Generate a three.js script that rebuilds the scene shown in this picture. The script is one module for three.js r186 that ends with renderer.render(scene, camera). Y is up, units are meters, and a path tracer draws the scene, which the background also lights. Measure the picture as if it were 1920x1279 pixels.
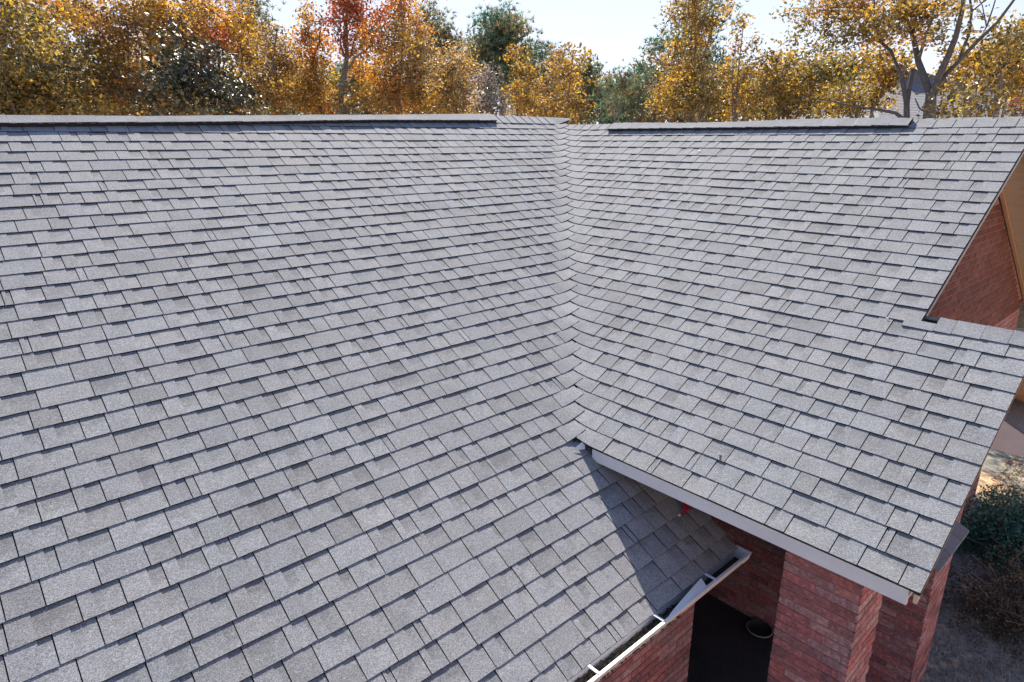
import * as THREE from 'three';

// ---------------------------------------------------------------- camera, sky, sun, exposure
const scene = new THREE.Scene();
const EYE = 4.9;                                   // camera height over the ground
const F = 1217.14, PITCH = 17.3606 * Math.PI / 180, YAW = 47.8278 * Math.PI / 180;
const camera = new THREE.PerspectiveCamera(55.436, 1024 / 682, 0.1, 800);
camera.position.set(0, EYE, 0);
{
  const c = Math.cos(PITCH), s = Math.sin(PITCH);
  camera.lookAt(Math.cos(YAW) * 0 + Math.cos(YAW) * c, EYE - s, -Math.sin(YAW) * c);
}
camera.updateMatrixWorld();
const renderer = new THREE.WebGLRenderer({ antialias: true });
renderer.toneMapping = THREE.LinearToneMapping;
renderer.toneMappingExposure = 2.15;
renderer.shadowMap.enabled = true;

// house axes: u1 (right and away), y up, u2 (left and away); world = (u1, y + EYE, -u2)
const W = p => new THREE.Vector3(p[0], p[1] + EYE, -p[2]);
const SUN = [0.68, 1.0, 0.80];                     // in house axes
const sunDir = new THREE.Vector3(SUN[0], SUN[1], -SUN[2]).normalize();
const sun = new THREE.DirectionalLight(0xfff4e6, 5.0);
sun.position.copy(sunDir).multiplyScalar(60).add(new THREE.Vector3(5, 0, -4));
sun.target.position.set(5, 2, -4);
sun.castShadow = true; sun.shadow.mapSize.set(4096, 4096);
Object.assign(sun.shadow.camera, { left: -40, right: 40, top: 40, bottom: -40, near: 1, far: 160 });
scene.add(sun, sun.target);
{
  const w = 512, h = 256, d = new Float32Array(w * h * 4), v = new THREE.Vector3();
  for (let j = 0; j < h; j++) for (let i = 0; i < w; i++) {
    const th = (j + 0.5) / h * Math.PI - Math.PI / 2, ph = ((i + 0.5) / w - 0.5) * 2 * Math.PI;
    v.set(Math.cos(ph) * Math.cos(th), Math.sin(th), Math.sin(ph) * Math.cos(th));
    const e = Math.max(0, v.y), k = Math.pow(1 - e, 3.2), g = Math.max(0, v.dot(sunDir));
    const glow = 0.5 * Math.pow(g, 6) + 0.18 * Math.pow(g, 2);
    const dn = v.y < 0 ? 0.55 : 1, o = (j * w + i) * 4;
    d[o] = (0.15 + 1.0 * k + glow * 0.95) * dn; d[o + 1] = (0.29 + 0.95 * k + glow * 0.95) * dn; d[o + 2] = (0.66 + 0.70 * k + glow * 0.9) * dn; d[o + 3] = 1;
  }
  const t = new THREE.DataTexture(d, w, h, THREE.RGBAFormat, THREE.FloatType);
  t.mapping = THREE.EquirectangularReflectionMapping; t.magFilter = t.minFilter = THREE.LinearFilter; t.needsUpdate = true;
  scene.background = t; scene.environment = t; scene.environmentIntensity = 0.45; scene.backgroundIntensity = 0.45;
}

// ---------------------------------------------------------------- helpers
function rng(a) { return () => { a |= 0; a = a + 0x6D2B79F5 | 0; let t = Math.imul(a ^ a >>> 15, 1 | a); t = t + Math.imul(t ^ t >>> 7, 61 | t) ^ t; return ((t ^ t >>> 14) >>> 0) / 4294967296; }; }
const R0 = rng(7);
const gauss = r => Math.sqrt(-2 * Math.log(r() + 1e-9)) * Math.cos(6.2832 * r());
const lerp = (a, b, t) => a + (b - a) * t;
const add = (a, b) => [a[0] + b[0], a[1] + b[1], a[2] + b[2]], mul = (a, k) => [a[0] * k, a[1] * k, a[2] * k];
const sub = (a, b) => [a[0] - b[0], a[1] - b[1], a[2] - b[2]], dot = (a, b) => a[0] * b[0] + a[1] * b[1] + a[2] * b[2];
const unit = a => mul(a, 1 / Math.hypot(...a)), cross = (a, b) => [a[1] * b[2] - a[2] * b[1], a[2] * b[0] - a[0] * b[2], a[0] * b[1] - a[1] * b[0]];
const taken = {};
function named(n) { const k = taken[n] = (taken[n] ?? -1) + 1; return k ? n + '_' + String(k).padStart(3, '0') : n; }
function tag(o, label, category, group, kind) {
  if (label) o.userData.label = label; if (category) o.userData.category = category; if (group) o.userData.group = group; if (kind) o.userData.kind = kind; return o;
}
function thing(name, at, label, category, group, kind) {
  const o = new THREE.Group(); o.name = named(name); o.position.copy(W(at)); o.userData.at = undefined; delete o.userData.at;
  scene.add(o); return tag(o, label, category, group, kind);
}
// collects faces in house axes; build() makes ONE named mesh under a parent
class GB {
  constructor() { this.p = []; this.uv = []; this.c = []; this.i = []; }
  v(a, uv = [0, 0], c = [1, 1, 1]) { this.p.push(a[0], a[1], a[2]); this.uv.push(uv[0], uv[1]); this.c.push(c[0], c[1], c[2]); return this.p.length / 3 - 1; }
  quad(a, b, c, d, col, uvs) {
    const u = uvs || [[0, 0], [Math.hypot(...sub(b, a)), 0], [Math.hypot(...sub(b, a)), Math.hypot(...sub(d, a))], [0, Math.hypot(...sub(d, a))]];
    const n = [a, b, c, d].map((q, k) => this.v(q, u[k], col)); this.i.push(n[0], n[1], n[2], n[0], n[2], n[3]);
  }
  tri(a, b, c, col, u = [[0, 0], [1, 0], [0, 1]]) { this.i.push(this.v(a, u[0], col), this.v(b, u[1], col), this.v(c, u[2], col)); }
  // box spanned by origin o and three edge vectors, faces pointing out
  box(o, x, y, z, col, uo = [0, 0]) {
    const P = (i, j, k) => add(o, add(mul(x, i), add(mul(y, j), mul(z, k))));
    const L = [Math.hypot(...x), Math.hypot(...y), Math.hypot(...z)];
    const f = (a, b, c, d, w, h) => this.quad(a, b, c, d, col, [[uo[0], uo[1]], [uo[0] + w, uo[1]], [uo[0] + w, uo[1] + h], [uo[0], uo[1] + h]]);
    f(P(0, 0, 0), P(1, 0, 0), P(1, 1, 0), P(0, 1, 0), L[0], L[1]); f(P(0, 0, 1), P(0, 1, 1), P(1, 1, 1), P(1, 0, 1), L[1], L[0]);
    f(P(0, 0, 0), P(0, 0, 1), P(1, 0, 1), P(1, 0, 0), L[2], L[0]); f(P(0, 1, 0), P(1, 1, 0), P(1, 1, 1), P(0, 1, 1), L[0], L[2]);
    f(P(0, 0, 0), P(0, 1, 0), P(0, 1, 1), P(0, 0, 1), L[1], L[2]); f(P(1, 0, 0), P(1, 0, 1), P(1, 1, 1), P(1, 1, 0), L[2], L[1]);
  }
  bx(a, b, col) { this.box(a, [b[0] - a[0], 0, 0], [0, b[1] - a[1], 0], [0, 0, b[2] - a[2]], col); }
  // prism: polygon pts extruded by vector e
  prism(pts, e, col) {
    const q = pts.map(p => add(p, e)), n = pts.length;
    for (let k = 1; k < n - 1; k++) { this.tri(pts[0], pts[k], pts[k + 1], col); this.tri(q[0], q[k + 1], q[k], col); }
    for (let k = 0; k < n; k++) { const m = (k + 1) % n; this.quad(pts[k], q[k], q[m], pts[m], col); }
  }
  // tapered, bent tube through points with radii
  tube(pts, rad, sides = 7, col = [1, 1, 1]) {
    let prev = null;
    for (let k = 0; k < pts.length; k++) {
      const t = unit(sub(pts[Math.min(k + 1, pts.length - 1)], pts[Math.max(k - 1, 0)]));
      const a = unit(cross(t, Math.abs(t[1]) > 0.9 ? [1, 0, 0] : [0, 1, 0])), b = cross(t, a), ring = [];
      for (let j = 0; j < sides; j++) { const f = j / sides * 6.28318; ring.push(this.v(add(pts[k], add(mul(a, rad[k] * Math.cos(f)), mul(b, rad[k] * Math.sin(f)))), [j / sides, k], col)); }
      if (prev) for (let j = 0; j < sides; j++) { const m = (j + 1) % sides; this.i.push(prev[j], ring[j], ring[m], prev[j], ring[m], prev[m]); }
      prev = ring;
    }
  }
  get empty() { return !this.i.length; }
  build(name, mat, parent = scene, smooth = false) {
    const o = parent === scene ? new THREE.Vector3() : parent.getWorldPosition(new THREE.Vector3());
    const n = this.p.length / 3, p = new Float32Array(n * 3);
    for (let k = 0; k < n; k++) { p[3 * k] = this.p[3 * k] - o.x; p[3 * k + 1] = this.p[3 * k + 1] + EYE - o.y; p[3 * k + 2] = -this.p[3 * k + 2] - o.z; }
    const g = new THREE.BufferGeometry();
    g.setAttribute('position', new THREE.BufferAttribute(p, 3));
    g.setAttribute('uv', new THREE.BufferAttribute(new Float32Array(this.uv), 2));
    g.setAttribute('color', new THREE.BufferAttribute(new Float32Array(this.c), 3));
    g.setIndex(this.i);
    if (smooth) g.computeVertexNormals(); else { g.computeVertexNormals(); }
    const m = new THREE.Mesh(g, mat); m.name = parent === scene ? named(name) : name; m.castShadow = m.receiveShadow = true; parent.add(m); return m;
  }
}
// the direction seen at a pixel of the 1920 x 1279 photograph, used to read places off it
const RT = [Math.sin(YAW), 0, -Math.cos(YAW)], FW = [Math.cos(YAW), 0, Math.sin(YAW)];
function ray(x, y) {
  const X = (x - 960) / F, Y = -(y - 639.5) / F, c = Math.cos(PITCH), s = Math.sin(PITCH);
  return add(add(mul(RT, X), mul(FW, c + Y * s)), [0, Y * c - s, 0]);
}
const at = (x, y, D) => { const d = ray(x, y); return mul(d, D / Math.hypot(d[0], d[2])); };   // at horizontal distance D
const GROUND = -EYE;

// ---------------------------------------------------------------- textures and materials
function tex(w, h, fn, rep, srgb = true) {
  const d = new Uint8Array(w * h * 4);
  for (let j = 0; j < h; j++) for (let i = 0; i < w; i++) { const c = fn(i, j), o = (j * w + i) * 4; for (let k = 0; k < 3; k++) d[o + k] = Math.max(0, Math.min(255, c[k])); d[o + 3] = 255; }
  const t = new THREE.DataTexture(d, w, h); t.wrapS = t.wrapT = THREE.RepeatWrapping; t.magFilter = THREE.LinearFilter; t.minFilter = THREE.LinearMipmapLinearFilter; t.generateMipmaps = true;
  if (srgb) t.colorSpace = THREE.SRGBColorSpace; if (rep) t.repeat.set(rep[0], rep[1]); t.needsUpdate = true; return t;
}
function noiseField(w, h, cell, seed) {          // tiling value noise
  const r = rng(seed), gx = Math.max(1, Math.round(w / cell)), gy = Math.max(1, Math.round(h / cell)), g = new Float32Array(gx * gy); for (let k = 0; k < g.length; k++) g[k] = r();
  return (i, j) => {
    const x = i / w * gx, y = j / h * gy, x0 = Math.floor(x), y0 = Math.floor(y), fx = x - x0, fy = y - y0, sx = fx * fx * (3 - 2 * fx), sy = fy * fy * (3 - 2 * fy);
    const q = (a, b) => g[((b % gy) + gy) % gy * gx + ((a % gx) + gx) % gx];
    return lerp(lerp(q(x0, y0), q(x0 + 1, y0), sx), lerp(q(x0, y0 + 1), q(x0 + 1, y0 + 1), sx), sy);
  };
}
const s8 = l => 255 * (l <= 0.0031308 ? l * 12.92 : 1.055 * Math.pow(l, 1 / 2.4) - 0.055);
// mineral granules: mixed dark, mid and pale grit, with blocks of darker blend that end at sharp sides
const GRIT_U = 4.096, GRIT_V = 0.176;
const gritTex = (() => {
  const w = 2048, h = 256, r = rng(11), n1 = noiseField(w, h, 2, 3), n2 = noiseField(w, h, 14, 5), n3 = noiseField(w, h, 40, 6), blend = new Float32Array(w), top = new Float32Array(w);
  for (let i = 0; i < w;) { const len = 22 + r() * 60 | 0, b = r() < 0.12 ? 0.1 : 0.45 + 0.55 * r(), t = 0.22 + 0.48 * r(); for (let k = 0; k < len && i < w; k++, i++) { blend[i] = b; top[i] = t; } }
  return tex(w, h, (i, j) => {
    const lower = j < 128, v = (j % 128) / 128, ragged = 0.34 * (n2(i, j) - 0.5) + 0.42 * (r() - 0.5);
    const dk = lower ? (v < 0.16 + ragged ? 0.3 : 0) : v < top[i] + 0.1 + ragged ? blend[i] : 0;
    const q = r(), base = q < 0.25 ? 0.5 : q < 0.75 ? 1.0 : 1.48;
    const l = 0.240 * base * (0.62 + 0.76 * n1(i, j)) * (0.92 + 0.16 * n3(i, j)) * (1 - 0.30 * dk);
    return [s8(l * 0.97), s8(l * 0.995), s8(l * 1.03)];
  });
})();
const M = {};
const std = (o) => new THREE.MeshStandardMaterial({ side: THREE.DoubleSide, ...o });
M.shingle = std({ map: gritTex, vertexColors: true, roughness: 0.92, bumpMap: gritTex, bumpScale: 0.0012 });
M.felt = std({ color: new THREE.Color().setRGB(0.03, 0.03, 0.035), roughness: 0.95 });
M.vent = std({ color: new THREE.Color().setRGB(0.018, 0.018, 0.02), roughness: 0.6 });
const paintTex = (() => { const a = noiseField(256, 256, 40, 21), b = noiseField(256, 256, 5, 22); return tex(256, 256, (i, j) => { const l = s8(0.70 * (0.90 + 0.12 * a(i, j) + 0.05 * b(i, j))); return [l, l, l * 1.005]; }, [1.3, 1.3]); })();
M.white = std({ map: paintTex, roughness: 0.5 });
M.metal = std({ map: paintTex, roughness: 0.38, metalness: 0.0 });
M.drip = std({ color: new THREE.Color().setRGB(0.30, 0.31, 0.30), roughness: 0.5 });
M.dark = std({ color: new THREE.Color().setRGB(0.03, 0.028, 0.026), roughness: 0.8 });
M.wood = (() => { const a = noiseField(256, 64, 6, 31), b = noiseField(256, 64, 30, 32); return std({ map: tex(256, 64, (i, j) => { const k = 0.6 + 0.5 * a(i / 6 | 0, j) + 0.2 * b(i, j); return [s8(0.20 * k), s8(0.12 * k), s8(0.075 * k)]; }, [1, 4]), roughness: 0.8 }); })();
M.rake = std({ color: new THREE.Color().setRGB(0.56, 0.45, 0.30), roughness: 0.7 });
const tanTex = (() => { const a = noiseField(256, 256, 3, 41), b = noiseField(256, 256, 50, 42); return tex(256, 256, (i, j) => { const k = 0.82 + 0.22 * a(i, j) + 0.12 * b(i, j); return [s8(0.52 * k), s8(0.33 * k), s8(0.20 * k)]; }, [2, 2]); })();
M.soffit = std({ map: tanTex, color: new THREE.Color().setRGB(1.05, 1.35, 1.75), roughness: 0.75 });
M.tan = std({ map: tanTex, roughness: 0.75 });
const brickTex = (() => { const a = noiseField(512, 512, 4, 51), b = noiseField(512, 512, 22, 52), c = noiseField(512, 512, 9, 53); return tex(512, 512, (i, j) => {
  const k = 0.52 + 0.50 * a(i, j) + 0.48 * b(i, j), w = Math.max(0, c(i, j) * 0.6 + b(i, j) * 0.5 - 0.62) * 2.4; return [s8(Math.min(1, 0.62 * k + 0.30 * w)), s8(Math.min(1, 0.62 * k + 0.33 * w)), s8(Math.min(1, 0.62 * k + 0.33 * w))]; }, [2.2, 2.2]); })();
M.brick = std({ map: brickTex, vertexColors: true, roughness: 0.9, bumpMap: brickTex, bumpScale: 0.002 });
M.mortar = std({ map: tex(128, 128, ((a) => (i, j) => { const l = 0.20 * (0.7 + 0.6 * a(i, j)); return [s8(l * 1.75), s8(l * 0.98), s8(l * 0.95)]; })(noiseField(128, 128, 3, 61)), [6, 6]), roughness: 0.95 });
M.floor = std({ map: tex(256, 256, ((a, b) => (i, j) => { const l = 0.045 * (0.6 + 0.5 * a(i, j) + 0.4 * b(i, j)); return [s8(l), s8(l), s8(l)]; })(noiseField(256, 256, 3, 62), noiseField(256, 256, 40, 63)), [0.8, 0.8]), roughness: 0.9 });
const barkTex = tex(128, 256, ((a, b) => (i, j) => { const l = 0.55 + 0.7 * a(i, j >> 2) * b(i, j); return [s8(0.30 * l), s8(0.25 * l), s8(0.21 * l)]; })(noiseField(128, 64, 5, 71), noiseField(128, 256, 20, 72)), [3, 0.5]);
M.bark = std({ map: barkTex, vertexColors: true, roughness: 0.95 });
M.greybark = std({ map: barkTex, color: new THREE.Color().setRGB(0.55, 0.60, 0.68), roughness: 0.95 });
M.leaf = new THREE.MeshPhysicalMaterial({ vertexColors: true, side: THREE.DoubleSide, roughness: 0.97, transmission: 0.5, thickness: 0, clearcoat: 0.35, clearcoatRoughness: 0.4 });
M.gloss = std({ vertexColors: true, roughness: 0.42 });
M.pine = new THREE.MeshPhysicalMaterial({ vertexColors: true, side: THREE.DoubleSide, roughness: 0.9, transmission: 0.4, thickness: 0 });
M.needle = std({ vertexColors: true, roughness: 0.7 });

// ---------------------------------------------------------------- the roof surfaces
const EXP = 0.143, TH = 30.7713 * Math.PI / 180, C = Math.cos(TH), S = Math.sin(TH);
const J = [7.0068, 0.0358, 6.6225], SL = -0.01667, SR = 0.0049, EAVE_R = SR + 30 * EXP;
const V = unit([-C, -S, -C]);
const perp = q => unit(sub(q, mul(V, dot(q, V))));
const pL = perp([-1, 0, 0]), pR = perp([0, 0, -1]), H = unit(sub(pR, pL)), MM = unit(add(pL, pR)), SB = dot(pL, MM), CB = Math.sqrt(1 - SB * SB), RV = 0.13;
const inL = (a, s) => [-a, -S * s, -C * s], inR = (b, s) => [-C * s, -S * s, -b];
// a point h above the face at distance a along the course and s down the slope; the two faces run into each other over a rounded valley
function P(face, a, s, h = 0) {
  if (face === 'F') return add(J, add([-a, -S * s, -C * s], [0, h * C, -h * S]));
  const q = face === 'L' ? inL(a, s) : inR(a, s), d = (face === 'L' ? -1 : 1) * dot(q, face === 'L' ? pL : pR), v = dot(q, V);
  const z = SB * (Math.abs(d) < RV ? d * d / (2 * RV) + RV / 2 : Math.abs(d)), x = CB * d;
  const k = SB * Math.max(-1, Math.min(1, d / RV)), n = unit(add(mul(H, -k), mul(MM, CB)));
  return add(J, add(mul(V, v), add(mul(H, x), add(mul(MM, z), mul(n, h)))));
}
// course coordinate at which row s lies w beyond the valley line (on the other face)
const edge = (face, s, w) => { const p = face === 'L' ? pL : pR, A = dot(face === 'L' ? [-1, 0, 0] : [0, 0, -1], p), B = dot(face === 'L' ? [0, -S, -C] : [-C, -S, 0], p); return (-w - s * B) / A; };
const dV = (face, a, s) => face === 'F' ? 9 : dot(face === 'L' ? inL(a, s) : inR(a, s), face === 'L' ? pL : pR);

const house = thing('brick_house', [3.87, GROUND, 1.6], 'red brick house with grey shingle roof and a valley between two wings', 'house');
const child = (name, parent = house) => { const g = new THREE.Group(); g.name = name; parent.add(g); return g; };
const roofL = child('roof_slope'), roofR = child('roof_slope');
tag(roofL, 'left roof slope falling to the gutter'); tag(roofR, 'right roof slope falling to the white fascia');

function table(t) { return x => { if (x <= t[0][0]) return t[0][1]; for (let k = 1; k < t.length; k++) if (x <= t[k][0]) return lerp(t[k - 1][1], t[k][1], (x - t[k - 1][0]) / (t[k][0] - t[k - 1][0])); return t.at(-1)[1]; }; }
const ltop = table([[1.0, -3.62], [1.1, -3.6], [2.39, -3.05], [4.25, -2.37], [5.43, -1.92], [6.35, -1.77], [9.5, -1.7]]), lbot = table([[1.0, -2.5], [1.11, -2.44], [2.91, -2.11], [4.29, -1.56], [6.37, -0.94], [9.5, -0.9]]);
const shingles = [];     // {face, gb, size}
const toneOf = r => { const q = r(); const t = q < 0.15 ? 0.86 + 0.07 * r() : q < 0.8 ? 0.94 + 0.10 * r() : 1.02 + 0.09 * r(); return t; };
function sees(p) {        // rough picture size of a piece, 0 when it is out of the picture
  const x = dot(p, RT), z = dot(p, FW), zz = z * Math.cos(PITCH) - p[1] * Math.sin(PITCH), yy = p[1] * Math.cos(PITCH) + z * Math.sin(PITCH);
  if (zz < 0.5) return 0; const X = x / zz * F, Y = yy / zz * F;
  return Math.abs(X) < 985 && Math.abs(Y) < 660 ? 1 / (zz * zz) : 0;
}
function shinglePiece(face, i, a0, a1, s, r, lift) {
  const gb = new GB(), su = face === 'L' ? Math.max(s - EXP - 0.03, SL + EXP * ltop((a0 + a1) / 2) + 0.09) : Math.max(s - EXP - 0.03, SR - 1.95 * EXP), u0 = r() * 50, gap = 0.0027;
  const kind = r(), valley = dV(face, a0, s) < 0.05, cut = valley ? a0 : kind < 0.12 ? a1 : kind < 0.30 ? a0 : lerp(a0, a1, 0.28 + 0.40 * r()), tone = toneOf(r), warm = (r() - 0.5) * 0.03;
  const segs = [[a0 + gap, Math.min(cut, a1 - gap), false], [Math.max(cut, a0 + gap), a1 - gap, true]];  // the first stretch is the thinner single layer, darker and sunk at its top
  const hj = gauss(r) * 0.0005, skew = gauss(r) * 0.0010, drop = gauss(r) * 0.0006;
  const samples = []; 
  for (const [x0, x1, th] of segs) {
    if (x1 - x0 < 0.006) continue;
    const near = dV(face, Math.min(x0, x1), s) < 0.45, n = near ? 10 : 2, hb = (valley ? 0.0118 : 0.0090) + hj;
    const t2 = tone * ((th ? 0.97 : 0.94) + 0.06 * r()), col = [t2 * (1 + warm), t2, t2 * (1 - warm)];
    let pr = null;
    for (let k = 0; k <= n; k++) {
      const a = lerp(x0, x1, k / n), sb = s + drop + skew * (k / n - 0.5) + gauss(r) * 0.0007;
      const ex = lift * Math.max(0, 1 - Math.abs(dV(face, a, s)) / 0.13);
      const cur = { tu: P(face, a, su, (th ? 0.0026 : -0.0026) + ex * 0.3), tb: P(face, a, sb, hb + ex + gauss(r) * 0.0004), bb: P(face, a, sb, -0.007), bu: P(face, a, su, -0.007), u: (a + u0) / GRIT_U };
      if (pr) {
        const v0 = th ? 0.005 : 0.505, v1 = v0 + 0.488;
        gb.quad(pr.tu, pr.tb, cur.tb, cur.tu, col, [[pr.u, v0], [pr.u, v1], [cur.u, v1], [cur.u, v0]]);
        gb.quad(pr.tb, pr.bb, cur.bb, cur.tb, mul(col, 0.10), [[pr.u, 0], [pr.u, 0.06], [cur.u, 0.06], [cur.u, 0]]);
      }
      if (k === 0 || k === n) gb.quad(cur.tu, cur.bu, cur.bb, cur.tb, mul(col, (th ? k === 0 && x0 > a0 + gap * 1.5 : k === n && x1 < a1 - gap * 1.5) ? 1 : 0.08), [[cur.u, 0], [cur.u, 0.03], [cur.u + 0.04, 0.03], [cur.u + 0.04, 0]]);
      pr = cur;
    }
  }
  shingles.push({ face, gb, size: sees(P(face, (a0 + a1) / 2, s - EXP / 2)) * (a1 - a0) });
}
function row(face, i, aStart, aEnd, s, lift) {
  const r = rng(1000 + i * 37 + (face === 'R' ? 5000 : 0)); const W8 = [0.12, 0.14, 0.155, 0.165, 0.18, 0.19, 0.205, 0.22, 0.24, 0.265];
  let a = aStart - r() * 0.1, first = true;
  if (face === 'L' && i < 1) while (aEnd > 1 && s < SL + EXP * ltop(aEnd) + 0.12) aEnd -= 0.1;
  while (a < aEnd - 0.01) {
    let w = W8[r() * W8.length | 0] * (0.94 + 0.12 * r()); if (r() < 0.035) w = 0.045;
    let b = a + w; if (first && face !== 'F') b = Math.max(b, aStart + (face === 'L' ? 0.20 : 0.26) + 0.1 * r()); if (aEnd - b < 0.09) b = aEnd;
    const lo = Math.max(a, aStart); if (b - lo > (first ? 0.1 : 0.02) || !first) { shinglePiece(face, i, lo, Math.min(b, aEnd), s, r, lift); first = false; a = b; } else { a = b - w * 0.5; }
  }
}
const LEFT_END = 9.3, EAVE_L = SL + 38.8 * EXP;
const wob = (i, k) => 0.004 * Math.sin(i * 1.7 + k) + 0.0025 * Math.sin(i * 4.1 + k);
for (let i = -2; i <= 39; i++) {
  const s = i === 39 ? EAVE_L : SL + i * EXP + wob(i, 0); if (i === 39 && EAVE_L - SL - 38 * EXP < 0.03) continue;
  const start = s > EAVE_R + 0.02 ? 3.135 : edge('L', s - 0.02, 0.058);
  row(s > EAVE_R + 0.02 ? 'F' : 'L', i, start, LEFT_END, s, 0.005);
}
for (let i = -1; i <= 30; i++) {
  const s = SR + i * EXP + (i === 30 ? 0 : wob(i, 2));
  row('R', i, edge('R', s - 0.02, 0.058), i <= 17 ? 5.335 : 5.985, s, 0.001);
}
// the largest in the picture are pieces of their own, the rest one field per slope
shingles.sort((p, q) => q.size - p.size);
const fields = { L: new GB(), R: new GB() };
shingles.forEach((sh, k) => {
  if (k < 300) sh.gb.build('shingle', M.shingle, sh.face === 'R' ? roofR : roofL);
  else { const f = fields[sh.face === 'R' ? 'R' : 'L'], o = f.p.length / 3; for (const key of ['p', 'uv', 'c']) for (const x of sh.gb[key]) f[key].push(x); for (const x of sh.gb.i) f.i.push(x + o); }
});
for (const f of ['L', 'R']) fields[f].build('shingle_field', M.shingle, f === 'L' ? roofL : roofR).userData.kind = 'stuff';

// decks under the shingles, with the far slopes behind the ridges
{
  const RL = SL - 2.6 * EXP, RR = SR - 1.95 * EXP;
  const deck = (face, sA, sB, aOf, end, gb) => {
    const n = 20, m = 10;
    for (let k = 0; k < n; k++) for (let q = 0; q < m; q++) {
      const f = (kk, qq, h) => { let s = lerp(sA, sB, kk / n); const a0 = aOf(s), a = lerp(a0, end, Math.pow(qq / m, 2)); if (face === 'L') s = Math.max(s, SL + EXP * ltop(a) + 0.09); return P(face, a, s, h); };
      gb.quad(f(k, q, -0.008), f(k + 1, q, -0.008), f(k + 1, q + 1, -0.008), f(k, q + 1, -0.008)); gb.quad(f(k, q, -0.024), f(k, q + 1, -0.024), f(k + 1, q + 1, -0.024), f(k + 1, q, -0.024));
    }
  };
  const dl = new GB(); deck('L', RL, EAVE_R, s => edge('L', s, 0), LEFT_END, dl); deck('F', EAVE_R, EAVE_L - 0.004, () => 3.14, LEFT_END, dl); dl.build('roof_deck', M.felt, roofL);
  const dr = new GB(); deck('R', RR, SR + 17.3 * EXP, s => edge('R', s, 0), 5.325, dr); deck('R', SR + 17.3 * EXP, EAVE_R - 0.004, s => edge('R', s, 0), 5.975, dr); dr.build('roof_deck', M.felt, roofR);
}
const gray = [0.9, 0.9, 0.9];
const uvm = (a, s) => [a / GRIT_U, s / GRIT_V];
{
  // far slopes (outside the picture), plain shingled sheets
  const yL = 0.24, yR = 0.13, u2L = J[2] + (yL - J[1]) / Math.tan(TH), u1R = J[0] + (yR - J[1]) / Math.tan(TH), dn = 5.5, g = new GB();
  const D = [0, -0.03, 0], eL = u2L + dn * C, eY = yL - dn * S, eR = u1R + dn * C, eYR = yR - dn * S, top = a => P('L', a, SL + EXP * ltop(a) + 0.10, -0.01);
  for (let k = 0; k < 9; k++) { const a = [0, 1.05, 2.4, 3.3, 4.3, 5.4, 6.4, 7.4, 8.4, LEFT_END][k], b = [0, 1.05, 2.4, 3.3, 4.3, 5.4, 6.4, 7.4, 8.4, LEFT_END][k + 1], A = top(a), B = top(b); g.prism([A, B, [B[0], eY, eL], [A[0], eY, eL]], D, gray); }
  g.prism([top(0), [J[0], eY, eL], [eR, eYR, eL], [u1R, yR, u2L]], D, gray);
  g.build('far_roof_slope', M.shingle, house);
  const g2 = new GB(); g2.prism([[u1R, yR, J[2] - 5.33], [eR, eYR, J[2] - 5.33], [eR, eYR, eL - 0.1], [u1R, yR, u2L - 0.05]], D, gray); g2.build('far_roof_slope', M.shingle, house);
}

// ---------------------------------------------------------------- ridge caps and ridge vents
const idxL = i => SL + i * EXP, idxR = i => SR + i * EXP;
// one strip of cap: from the apex down to sBot at height h over the face, bent over the ridge to the far side
function capPiece(gb, face, a0, a1, sTop, sBot, h, th, r, tilt = 0) {
  const tone = 0.96 + 0.14 * r(), col = [tone, tone, tone], u0 = r() * 4, F2 = (a, s, hh) => P(face, a, s, hh);
  const back = face === 'L' ? [0, -0.05, 0.085] : [0.085, -0.05, 0];
  const rows = [[0, 0], [0.12, 0.004], [1, 0]];
  const at2 = (a, k, hh) => { const s = lerp(sTop(a), sBot(a), k); return F2(a, s, hh); };
  const h0 = h, h1 = h + tilt;
  for (let k = 0; k < 3; k++) {
    const k0 = k / 3, k1 = (k + 1) / 3;
    gb.quad(at2(a0, k0, h0), at2(a0, k1, h0), at2(a1, k1, h1), at2(a1, k0, h1), col, [[(a0 + u0) / GRIT_U, k0 * 0.45], [(a0 + u0) / GRIT_U, k1 * 0.45], [(a1 + u0) / GRIT_U, k1 * 0.45], [(a1 + u0) / GRIT_U, k0 * 0.45]]);
  }
  gb.quad(at2(a0, 1, h0), at2(a0, 1, h0 - th), at2(a1, 1, h1 - th), at2(a1, 1, h1), mul(col, 0.5));
  gb.quad(at2(a1, 0, h1), at2(a1, 1, h1), at2(a1, 1, h1 - th), at2(a1, 0, h1 - th), mul(col, 0.5)); gb.quad(at2(a0, 0, h0), at2(a0, 0, h0 - th), at2(a0, 1, h0 - th), at2(a0, 1, h0), mul(col, 0.5));
  const A = at2(a0, 0, h0), B = at2(a1, 0, h1);
  gb.quad(A, B, add(B, back), add(A, back), col, [[u0, 0], [u0 + 0.05, 0], [u0 + 0.05, 0.5], [u0, 0.5]]);
  gb.quad(add(A, [0, -th, 0]), add(add(A, back), [0, -th, 0]), add(add(B, back), [0, -th, 0]), add(B, [0, -th, 0]), mul(col, 0.5));
}
const VH = 0.050;
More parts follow.
